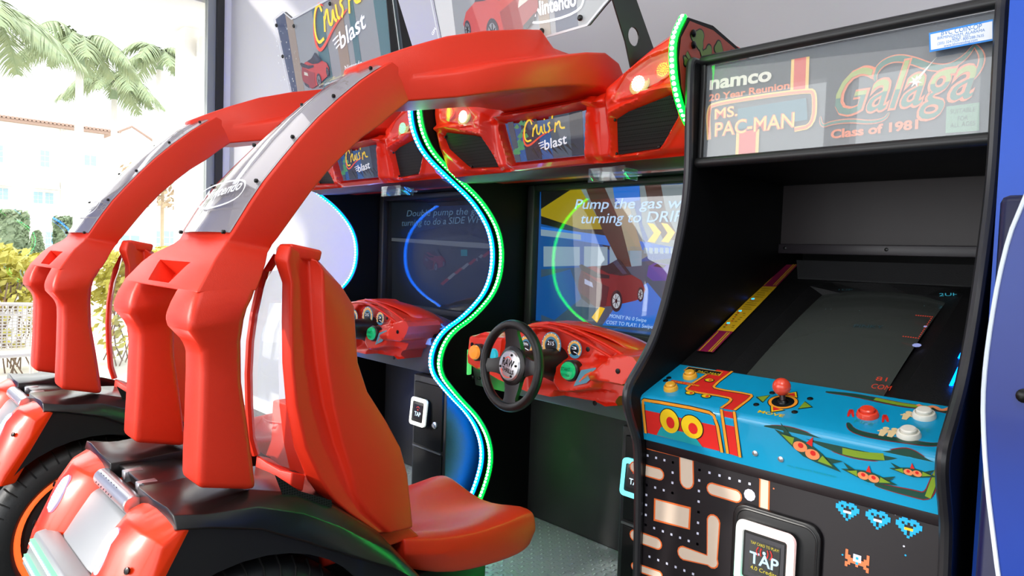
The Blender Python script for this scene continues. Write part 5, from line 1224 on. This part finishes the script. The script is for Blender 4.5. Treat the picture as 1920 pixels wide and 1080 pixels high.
for (x, y) in ((1548, 580), (1558, 580), (1612, 583), (1733, 574)): u, v = CP_.uv(x, y); disc(a, CP_, u, v, .002, .001, 3, 4)
part('game_picture', a, [G_('tube_cyan', (.25, .70, .80), .7), G_('tube_red', (.85, .25, .15), .8), G_('tube_white', (.65, .70, .95), .8), G_('tube_faint', (.16, .32, .36), .5)], crt, smooth=False)
part('bezel_glass', M().add([BZ.p(-hw_, 0, .006), BZ.p(hw_, 0, .006), BZ.p(hw_, v1 + .03, .006), BZ.p(-hw_, v1 + .03, .006)], [(0, 1, 2, 3)]), pane_mat('bezel_glass', (1, 1, 1), .7, .02), gal, smooth=False)
# printed strips on the bezel
a = M(); AS = [mat('strip_magenta', (.55, .10, .28), .4), mat('strip_gold', (.85, .68, .12), .4), mat('strip_ink', (.10, .08, .06), .5), mat('strip_blue', (.12, .40, .62), .5), mat('strip_red', (.75, .15, .1), .4)]
def sl(y, k):  # left and right side of the strip at picture height y
    t = (662 - y) / (662 - 500); return (1308 + (1468 - 1308) * t, y), (1338 + (1497 - 1338) * t, y + 3 * (1 - t))
for (ya, yb, mi) in ((662, 624, 0), (624, 541, 1), (541, 500, 0)):
    (a0, b0), (a1, b1) = sl(ya, 0), sl(yb, 0); poly(a, BZ, [a0, b0, b1, a1], .0065, mi)
for (ya, yb) in ((662, 626), (539, 500)):
    (a0, b0), (a1, b1) = sl(ya, 0), sl(yb, 0)
    for f in (.14, .72, .86):
        p0 = (a0[0] + (b0[0] - a0[0]) * f, a0[1] + (b0[1] - a0[1]) * f); p1 = (a1[0] + (b1[0] - a1[0]) * f, a1[1] + (b1[1] - a1[1]) * f); ribbon(a, BZ, [p0, p1], .003, .0078, 1, smooth=0)
rn = random.Random(8)
for i in range(20):
    y = 618 - i * 3.8; (p0, p1) = sl(y, 0); f0, f1 = rn.uniform(.15, .3), rn.uniform(.65, .85); q0 = (p0[0] + 30 * f0, y); q1 = (p0[0] + 30 * f1, y + 1)
    if i % 6 == 2: ribbon(a, BZ, [q0, (q0[0] + 5, y)], .005, .0078, 3, smooth=0)
    elif i < 8: ribbon(a, BZ, [(q0[0], y), (q0[0] + 4, y)], .005, .0078, 4 if i % 2 else 2, smooth=0); ribbon(a, BZ, [(q1[0] - 5, y + 1), q1], .002, .0078, 2, smooth=0)
    else: ribbon(a, BZ, [q0, q1], .0018, .0078, 2, smooth=0)
part('instruction_strip', a, AS, bzo, smooth=False, label='magenta and gold instruction strip'); a = M()
ribbon(a, BZ, [(1783, 730), (1818, 655), (1822, 640)], .006, .0078, 3, smooth=0); ribbon(a, BZ, [(1790, 730), (1822, 662)], .003, .0078, 3, smooth=0); ribbon(a, BZ, [(1798, 678), (1812, 678), (1824, 640), (1810, 655), (1798, 678)], .004, .0078, 3, smooth=0)
part('blue_outline_art', a, AS, bzo, smooth=False)
# --- control panel
y0_, z0_, y1_, z1_ = 1.292, 1.012, 1.452, 1.069
cpb = mat('control_panel_blue', (.04, .60, .78), .35, coat=.25)
pr = [(y1_, z1_)] + [(y0_ + .012 + (y1_ - y0_ - .012) * (1 - i / 3), z0_ + .0045 + (z1_ - z0_ - .0045) * (1 - i / 3)) for i in range(1, 4)] + [(y0_ + .004, z0_ + .0005), (y0_ - .001, z0_ - .006), (y0_, z0_ - .014), (1.312, .908), (1.33, .908), (y1_, .99)]
cp = part('control_panel', M().prism([(IL, a_, b_) for a_, b_ in pr], (IR - IL, 0, 0)), cpb, gal, angle=60)
TP = Pl(((GL + GR) / 2, y0_, z0_), (0, -(z1_ - z0_), (y1_ - y0_)), (0, (y1_ - y0_), (z1_ - z0_))); FPn = Pl(((GL + GR) / 2, y0_, z0_ - .008), (0, -(.104), -.02), (0, -.02, .104))
PA = [mat('panel_art_red', (.85, .16, .14), .4), mat('panel_art_orange', (.96, .62, .18), .4), mat('panel_art_ink', (.05, .09, .10), .4), mat('panel_art_green', (.09, .27, .22), .4), mat('panel_art_lime', (.50, .62, .16), .4), mat('panel_art_maroon', (.55, .12, .16), .4), mat('panel_art_cream', (.90, .80, .60), .4), mat('panel_art_yellow', (.93, .78, .12), .4), mat('panel_art_peach', (.93, .56, .36), .4), mat('panel_art_teal', (.10, .62, .66), .4)]
a = M()
# top: winding red lane
lane = [(1352, 766), (1377, 770), (1408, 745), (1405, 739), (1342, 729), (1338, 724), (1373, 698), (1345, 693), (1324, 703), (1287, 728), (1290, 733), (1366, 746), (1371, 751)]
a.add([TP.px(*p, .0005) for p in lane], [tuple(range(len(lane)))], 0)
for pts in ([(1377, 770), (1410, 745), (1408, 740), (1342, 730), (1337, 724), (1373, 697)], [(1352, 766), (1372, 752), (1368, 746), (1290, 734), (1286, 728), (1325, 703)]):
    ribbon(a, TP, pts, .0085, .0010, 2, smooth=1); ribbon(a, TP, pts, .0060, .0014, 1, smooth=1)
ribbon(a, TP, [(1258, 715), (1311, 724)], .011, .0014, 0, smooth=0); text(a, TP, 'START GAME', (1259, 717), (1310, 726), .006, .0018, 7)
ribbon(a, TP, [(1286, 692), (1352, 702)], .022, .0014, 1, smooth=0); ribbon(a, TP, [(1288, 692.5), (1350, 702)], .018, .0016, 2, smooth=0); text(a, TP, 'MS. PAC-MAN', (1290, 697), (1349, 706), .011, .002, 7)
# abstract flame marks where small figures are printed
for (x, y) in ((1330, 714), (1294, 738), (1324, 744)):
    u, v = TP.uv(x, y); disc(a, TP, u, v, .012, .0018, 2, 14, .009); disc(a, TP, u, v, .010, .0021, 7, 14, .007); disc(a, TP, u + .003, v, .004, .0024, 0, 10)
u, v = TP.uv(1468, 754); disc(a, TP, u, v, .030, .0006, 2, 36); disc(a, TP, u, v, .028, .0009, 1, 36); disc(a, TP, u, v, .022, .0012, 2, 36)
for (x, y, dx, dy, mi) in ((1434, 748, -1, 0, 4), (1506, 761, 1, 0, 4), (1484, 742, .2, 1, 0), (1456, 767, -.2, -1, 0)):
    u, v = TP.uv(x, y); s_ = .014
    for k, (kk, mm, dd) in enumerate(((1.25, 2, .0006), (1.05, 7 if mi == 0 else 4, .0009), (.7, mi, .0012))): poly(a, TP, [(u + s_ * kk * dx * 1.1, v + s_ * kk * dy * 1.1), (u - s_ * kk * (.2 * dx + dy), v + s_ * kk * (dx - .2 * dy)), (u - s_ * kk * (.2 * dx - dy), v - s_ * kk * (dx + .2 * dy))], dd, mm, pix=False)
text(a, TP, 'MOVE', (1420, 774), (1468, 783), .010, .001, 7, bold=.02)
text(a, TP, 'Fire', (1600, 793), (1636, 799), .015, .001, 9); text(a, TP, 'Start', (1697, 803), (1742, 811), .015, .001, 9)
for sg, x, y in ((-1, 1597, 775), (1, 1658, 785)):
    ribbon(a, TP, [(x - 6 * sg * -1 - sg * 9, y + 8), (x - sg * 0, y - 8), (x + sg * 4, y - 2), (x + sg * 7, y + 7)], .006, .001, 0, taper=True)
for (x, y) in ((1701, 779), (1658, 809), (1674, 811)):
    u, v = TP.uv(x, y); poly(a, TP, [(u - .004, v - .018), (u - .007, v + .004), (u + .007, v + .004), (u + .004, v - .018)], .001, 6, pix=False); disc(a, TP, u, v + .010, .0055, .001, 6, 12); ribbon(a, TP, [(u - .010, v - .004), (u, v + .002), (u + .010, v - .004)], .004, .0014, 6, pix=False, smooth=0)
def swoosh(pl, pts, w, split_at=None):
    ribbon(a, pl, pts, w + .0035, .0006, 5, taper=True); ribbon(a, pl, pts, w, .0010, 3, taper=True)
    if split_at: ribbon(a, pl, pts[split_at:split_at + 3], w * .75, .0014, 4)
swoosh(TP, [(1548, 735), (1600, 741), (1640, 749), (1697, 761), (1745, 765), (1790, 777)], .014, 2)
swoosh(TP, [(1590, 793), (1596, 806), (1620, 815), (1660, 822), (1700, 828), (1745, 835), (1768, 832)], .014)
ribbon(a, TP, [(1720, 760), (1735, 768), (1750, 762), (1765, 772), (1783, 766)], .008, .0018, 8, smooth=2)
poly(a, TP, [(1757, 842), (1765, 815), (1790, 800), (1788, 812), (1772, 840)], .0016, 4)
# front
red_ = [(1206, 752), (1325, 772), (1341, 783), (1351, 846), (1212, 811)]
a.add([FPn.px(*p, .0006) for p in red_], [tuple(range(len(red_)))], 0)
rim_ = [(1211, 812), (1205, 752), (1209, 749), (1326, 770), (1343, 782), (1354, 848)]
ribbon(a, FPn, rim_, .010, .0010, 2, smooth=1); ribbon(a, FPn, rim_, .0065, .0014, 1, smooth=1)
a.add([FPn.px(*p, .0008) for p in ((1354, 769), (1377, 773), (1388, 857), (1366, 850))], [(0, 1, 2, 3)], 0)
for pts in ([(1353, 767), (1365, 850)], [(1377, 771), (1388, 857)]): ribbon(a, FPn, pts, .0085, .0012, 2, smooth=0); ribbon(a, FPn, pts, .006, .0016, 1, smooth=0)
poly(a, FPn, [(1232, 815), (1240, 800), (1300, 814), (1318, 838)], .0012, 9)
for (x, y, rx, ry) in ((1256, 789, .026, .030), (1298, 800, .028, .028)):
    u, v = FPn.uv(x, y); disc(a, FPn, u, v, rx, .0016, 2, 24, ry); disc(a, FPn, u, v, rx * .93, .0020, 7, 24, ry * .93); disc(a, FPn, u + rx * .1, v - ry * .1, rx * .4, .0024, 0, 16, ry * .45)
swoosh(FPn, [(1433, 799), (1476, 803), (1510, 815), (1542, 830), (1580, 845), (1615, 853), (1658, 856), (1695, 847), (1712, 850), (1735, 864), (1758, 872)], .017, 4)
swoosh(FPn, [(1640, 908), (1680, 918), (1712, 925), (1740, 932), (1752, 900), (1762, 872)], .012, 3)
def leafbug(x, y, s_, ang):
    u, v = FPn.uv(x, y); c1, s1 = math.cos(ang), math.sin(ang)
    def R(p, q): return (u + s_ * (p * c1 - q * s1), v + s_ * (p * s1 + q * c1))
    for pts, mi, dd in (([(-1.3, .02), (-.5, .22), (0, .30), (.5, .22), (1.3, -.02), (.5, -.22), (0, -.30), (-.5, -.20)], 3, .0018), ([(-1.0, .0), (-.55, .16), (-.5, -.14)], 4, .0022), ([(1.0, .0), (.55, .16), (.5, -.14)], 4, .0022), ([(-.12, .25), (0, .62), (.12, .25)], 0, .0022), ([(-.9, .05), (-1.2, .4), (-.6, .15)], 3, .0018), ([(.9, .05), (1.2, .4), (.6, .15)], 3, .0018)):
        poly(a, FPn, [R(*p) for p in pts], dd, mi, pix=False)
    for px_ in (-.24, .24):
        q = R(px_, -.02); disc(a, FPn, q[0], q[1], s_ * .26, .0026, 8, 18, s_ * .2)
        q = R(px_, .04); disc(a, FPn, q[0], q[1], s_ * .10, .0030, 0, 12)
leafbug(1513, 843, .052, -.42); leafbug(1629, 893, .036, -.05); leafbug(1712, 885, .028, .06)
text(a, FPn, 'ALL RIGHTS RESERVED', (1475, 874), (1568, 896), .004, .001, 9)
part('panel_art', a, PA, cp, smooth=False, label='red lane and green swoosh artwork')
def on(pl, x, y): return pl.px(x, y)
def btn(x, y, r, col, nm):
    o = on(TP, x, y); b = M().lathe(o, tuple(TP.n), [(r * 1.35, 0), (r * 1.35, .004), (r * 1.2, .009), (r * 1.02, .010), (r * .98, .007)], 28); m_ = mat(nm + '_button', col, .25, coat=.4); bo = part('button_rim', b, m_, cp)
    part('button', M().lathe(o, tuple(TP.n), [(r * .9, .006), (r * .9, .014), (r * .75, .016), (0, .0165)], 28), m_, bo, label=nm + ' push button')
btn(1294, 707, .0125, (.95, .70, .22), 'yellow'); btn(1258, 730, .0125, (.95, .70, .22), 'yellow'); btn(1627, 779, .0145, (.93, .27, .17), 'red'); btn(1733, 781, .0145, (.92, .91, .86), 'white'); btn(1704, 817, .0145, (.92, .91, .86), 'white')
for pl_, lst in ((TP, ((1448, 737), (1418, 759), (1519, 748), (1490, 773), (1248, 714), (1254, 709), (1790, 730))), (FPn, ((1416, 850), (1464, 861)))):
    for (x, y) in lst[:7 if pl_ is FPn else 6]: part('carriage_bolt', M().lathe(on(pl_, x, y), tuple(pl_.n), [(.0062, 0), (.0058, .0015), (.003, .003), (0, .0033)], 14), screw if pl_ is TP else chrome, cp)
o = on(TP, 1468, 754); bo = Vector(at(1465.5, 725, Y=o.y + .0))
js = part('joystick_shaft', M().tube([o, o.lerp(bo, .5), bo], [.0065, .0058, .0055], 14), mat('dark_brown_steel', (.20, .15, .15), .3, metal=.4), cp)
part('joystick_collar', M().lathe(o, tuple(TP.n), [(.012, 0), (.011, .003), (.007, .006)], 20), screw, cp)
part('joystick_ball', M().ball(bo, .0182, 28), mat('joystick_red', (.93, .30, .20), .22, coat=.5), js, label='red ball grip')
# --- front panel
YF = 1.325
part('panel_ledge', M().prism([(IL, 1.318, .908), (IL, YF - .004, .885), (IL, YF + .02, .885), (IL, YF + .02, .908)], (IR - IL, 0, 0)), mat('dark_brown_ledge', (.13, .10, .11), .4), gal, bevel=.002)
fp = part('front_panel', M().box(IL, IR, YF, YF + .02, .02, .886), mat('starry_black_panel', (.05, .045, .075), .42, mix=(.09, .055, .07), mscale=3), gal, smooth=False)
FP = Pl(((GL + GR) / 2, YF, .7), (0, -1, 0)); a = M()
cream, orng, dot_, b3, o3_, y3 = mat('maze_cream', (.88, .80, .72), .4), mat('maze_orange', (.95, .45, .20), .4), mat('maze_dot', (.85, .86, .95), .4), mat('pixel_blue', (.10, .65, .88), .4), mat('pixel_orange', (.90, .48, .30), .4), mat('pixel_yellow', (.95, .75, .15), .4)
def bar(pts, w, closed=False):
    for dw, mi, dd in ((.006, 1, .0006), (0, 0, .0010)):
        q = [Vector(FP.uv(*p)) for p in pts]
        d0 = (q[0] - q[1]).normalized(); d1 = (q[-1] - q[-2]).normalized(); q2 = [q[0] + d0 * dw / 2] + q[1:-1] + [q[-1] + d1 * dw / 2]
        ribbon(a, FP, [tuple(p) for p in q2], w + dw, dd, mi, pix=False, smooth=0)
        for p in (q[0], q[-1]) + tuple(q[1:-1]): disc(a, FP, p.x, p.y, (w + dw) / 2, dd + .00015, mi, 12)
bar([(1196, 829), (1286, 851), (1422, 885), (1434, 900), (1432, 1000)], .016); bar([(1287, 853), (1288, 902)], .030)
bar([(1190, 876), (1236, 889)], .022); bar([(1336, 917), (1380, 930)], .022); bar([(1190, 1004), (1232, 1019)], .022); bar([(1338, 978), (1335, 1052), (1282, 1037)], .026)
bar([(1190, 1062), (1236, 1078)], .014)
for dw, mi, dd in ((3, 1, .0006), (0, 0, .0010)): poly(a, FP, [(1230 - dw, 937 - dw), (1293 + dw, 954 - dw), (1291 + dw, 990 + dw), (1229 - dw, 973 + dw)], dd, mi)
for pa, pb, nn in (((1215, 854), (1262, 867), 4), ((1262, 867), (1261, 924), 4), ((1213, 909), (1261, 924), 4), ((1213, 909), (1211, 984), 5), ((1211, 984), (1308, 1020), 7), ((1312, 881), (1406, 907), 6), ((1312, 881), (1310, 960), 5), ((1310, 960), (1308, 1020), 4), ((1202, 1037), (1300, 1076), 7)):
    for i in range(nn):
        x = pa[0] + (pb[0] - pa[0]) * i / max(1, nn - 1); y = pa[1] + (pb[1] - pa[1]) * i / max(1, nn - 1); u, v = FP.uv(x, y); poly(a, FP, [(u - .0025, v - .0025), (u + .0025, v - .0025), (u + .0025, v + .0025), (u - .0025, v + .0025)], .0008, 2, pix=False)
u, v = FP.uv(1406, 928); disc(a, FP, u, v, .0125, .0012, 2, 10)
part('maze_art', a, [cream, orng, dot_], fp, smooth=False, label='cream and orange maze bars with white dots'); a = M()
def pixels(x, y, s_, rows, mp_):
    u, v = FP.uv(x, y)
    for j, r in enumerate(rows):
        for i, ch_ in enumerate(r):
            if ch_ in mp_: a.add([FP.p(u + (i - len(r) / 2 + p) * s_, v + (len(rows) / 2 - j + q) * s_, .0012) for p, q in ((0, 0), (1, 0), (1, 1), (0, 1))], [(0, 1, 2, 3)], mp_[ch_])
motif = ["...w.w...", "..bb.bb..", ".bbbbbbb.", "bb.b.b.bb", "bbb...bbb", ".bbwwwbb.", "..bb.bb..", "...b.b...", "....b...."]
PX_ = [cream, orng, dot_, b3, o3_, y3]
for (x, y, rows, mp_, lb_) in ((1589, 960, motif, {'b': 3, 'w': 2}, None), (1646, 976, motif, {'b': 3, 'w': 2}, None), (1704, 992, [r.replace('w', 'y') for r in motif], {'b': 3, 'y': 5}, 'blue and yellow pixel shape'), (1607, 1056, ["o.......o", "o..www..o", "oo.wbw.oo", "ooowwwooo", ".ooobooo.", "oo..o..oo", "o.......o"], {'o': 4, 'w': 2, 'b': 3}, 'orange pixel shape')):
    a = M(); pixels(x, y, .0046, rows, mp_); part('pixel_shape', a, PX_, fp, smooth=False, label=lb_)
a = M()
for (x, y, mi) in ((1517, 983, 2), (1679, 964, 2), (1580, 1040, 3), (1698, 1041, 3), (1765, 1037, 2), (1451, 916, 4), (1695, 1024, 2), (1602, 939, 2)):
    u, v = FP.uv(x, y); disc(a, FP, u, v, .0018, .0008, mi, 6)
split('star_dot', a, PX_, fp, smooth=False)
# --- card reader
RP = Pl(tuple(at(1432, 1050, Y=1.30)), (0, -1, 0))
def rr2(w, h, rad, n=6, du=0, dv=0): return [(du + sx * (w - rad) + rad * math.cos(a0 + math.pi / 2 * i / n), dv + sy * (h - rad) + rad * math.sin(a0 + math.pi / 2 * i / n)) for (sx, sy, a0) in ((1, 1, 0), (-1, 1, math.pi / 2), (-1, -1, math.pi), (1, -1, 1.5 * math.pi)) for i in range(n + 1)]
bp_ = M(); out = rr2(.092, .095, .03, du=.012); bp_.loft([[RP.p(u, v, -.024) for u, v in out], [RP.p(u * .97 + .0, v * .97, -.016) for u, v in out]])
base = part('reader_mount', bp_, mat('black_mount_plate', (.06, .055, .06), .35), gal, bevel=.002)
ribbon_ = M().tube([RP.p(u, v, -.017) for u, v in rr2(.082, .085, .026, du=.012)], .0028, 8, closed=True, ax=tuple(RP.n)); part('mount_ridge', ribbon_, mblk, base)
bd = M(); bd.loft([[RP.p(u, v, -.018) for u, v in rr2(.060, .066, .016)], [RP.p(u, v, -.002) for u, v in rr2(.062, .068, .017)]])
rb = part('tap_reader', bd, mat('black_reader_body', (.08, .08, .085), .4), base)
o1, i1 = rr2(.062, .068, .017), rr2(.046, .050, .006); n = len(o1); r = M()
r.add([RP.p(u, v, -.002) for u, v in o1] + [RP.p(u * .97, v * .97, .003) for u, v in o1] + [RP.p(u, v, .003) for u, v in i1] + [RP.p(u * .96, v * .96, -.006) for u, v in i1], [(k * n + i, k * n + (i + 1) % n, (k + 1) * n + (i + 1) % n, (k + 1) * n + i) for k in range(3) for i in range(n)])
gl_ = bpy.data.materials.new('reader_ring_rainbow'); gl_.use_nodes = True; nt = gl_.node_tree; bb_ = nt.nodes['Principled BSDF']; tc = nt.nodes.new('ShaderNodeTexCoord'); sx = nt.nodes.new('ShaderNodeSeparateXYZ'); nt.links.new(tc.outputs['Generated'], sx.inputs[0]); ad = nt.nodes.new('ShaderNodeMath'); ad.operation = 'ADD'; nt.links.new(sx.outputs[0], ad.inputs[0]); nt.links.new(sx.outputs[2], ad.inputs[1])
ml = nt.nodes.new('ShaderNodeMath'); ml.operation = 'MULTIPLY'; ml.inputs[1].default_value = .5; nt.links.new(ad.outputs[0], ml.inputs[0]); rp_ = nt.nodes.new('ShaderNodeValToRGB'); nt.links.new(ml.outputs[0], rp_.inputs[0]); el = rp_.color_ramp.elements
el[0].position = .1; el[0].color = (.45, 1, .7, 1); el[1].position = .95; el[1].color = (1, .62, .6, 1)
for ps, cc in ((.35, (.75, .9, .85, 1)), (.55, (1, .93, .88, 1)), (.75, (1, .75, .68, 1))): e_ = el.new(ps); e_.color = cc
nt.links.new(rp_.outputs[0], bb_.inputs['Emission Color']); bb_.inputs['Emission Strength'].default_value = .35; nt.links.new(rp_.outputs[0], bb_.inputs['Base Color'])
ring = part('light_ring', r, gl_, rb)
bd = M(); pts = rr2(.054, .059, .012, 1)
for k in range(26):
    L_ = 26; t = k / L_; per = [Vector(p) for p in ((-.054, .059), (.054, .059), (.054, -.059), (-.054, -.059), (-.054, .059))]; tot = sum((per[i + 1] - per[i]).length for i in range(4)); s_ = t * tot; i = 0
    while s_ > (per[i + 1] - per[i]).length: s_ -= (per[i + 1] - per[i]).length; i += 1
    q = per[i] + (per[i + 1] - per[i]).normalized() * s_; bd.ball(RP.p(q.x, q.y, .0025), .0034, 8)
part('light_beads', bd, glow('reader_bead_white', (1, .97, .95), 1.0), ring)
dsp = M(); poly(dsp, RP, [(-.040, -.043), (.040, -.043), (.040, .043), (-.040, .043)], -.001, 0, pix=False); poly(dsp, RP, [(-.030, -.034), (.032, -.034), (.032, .034), (-.030, .034)], .0004, 1, pix=False)
text(dsp, RP, 'TAP CARD TO PLAY!', (-.028, .0255), (.030, .0255), .0055, 0.0016, 4, pix=False)
text(dsp, RP, 'TAP', (-.029, -.013), (.031, -.013), .023, 0.0016, 2, pix=False, bold=.02)
disc(dsp, RP, .001, .014, .0035, 0.0020, 2, 14)
for k in (1, 2):
    for sg in (-1, 1): ribbon(dsp, RP, [(.001 + sg * .006 * k, .021 + .001 * k), (.001 + sg * .0085 * k, .014), (.001 + sg * .006 * k, .007 - .001 * k)], .0024, 0.0020, 3, pix=False)
text(dsp, RP, '4.0 Credits', (-.026, -.026), (.028, -.026), .008, 0.0016, 4, pix=False)
part('reader_display', dsp, [mat('display_bezel', (.22, .22, .24), .4), mat('display_black', (.07, .08, .09), .15), glow('display_pale_blue', (.62, .74, .84), .7), glow('display_red', (.65, .15, .14), .6), glow('display_gold', (.72, .66, .22), .6)], rb, smooth=False)

# ================================================================ blue machine cut off by the right edge of the picture
bm_ = thing('blue_arcade_machine', 'blue arcade machine with a curved clear-edged front panel, cut off at the right edge', 'arcade machine', (.1, 1.7, 0))
bl_ = mat('ribbed_blue_plastic', (.01, .30, .75), .45)
m = M(); zz = [i * .022 for i in range(92)]
m.loft([[Vector((-.255, 1.36, z)), Vector((-.15, 1.34 + (.006 if i % 2 else 0), z)), Vector((.45, 1.34 + (.006 if i % 2 else 0), z)), Vector((.45, 2.15, z)), Vector((-.255, 2.15, z))] for i, z in enumerate(zz)])
part('cabinet_body', m, bl_, bm_, angle=25)
pts = [at(x, y, Y=1.06) for x, y in ((1935, 340), (1912, 395), (1893, 440), (1873, 520), (1859, 600), (1848, 680), (1843, 750), (1845, 830), (1852, 920), (1862, 1000), (1872, 1080), (1884, 1150), (1900, 1220))]
pts = smooth_line(pts, 1)
xr = .42; pz = [pts[0].z, pts[-1].z]
fpn = M().prism([tuple(p) for p in pts] + [(xr, 1.06, pz[1]), (xr, 1.06, pz[0] + .1)], (0, .006, 0))
nb = mat('blue_purple_art_panel', (.0, .24, .60), .35, coat=.1, mix=(.12, .11, .44), mscale=3.2)
fo = part('front_art_panel', fpn, nb, bm_, smooth=False)
part('clear_edge', M().tube([p + Vector((0, -.001, 0)) for p in pts], .0028, 8), mat('clear_edge_white', (.85, .88, .92), .2, emi=(.7, .8, .9), es=.15), fo)
part('panel_bolt', M().lathe(at(1921, 742, Y=1.058), (0, -1, 0), [(.009, 0), (.009, .003), (.004, .006)], 14), screw, fo)
part('inner_cabinet', M().box(-.20, .42, 1.08, 1.34, 0, 1.42), mat('deep_navy_plastic', (.02, .05, .22), .35), bm_, bevel=.01)
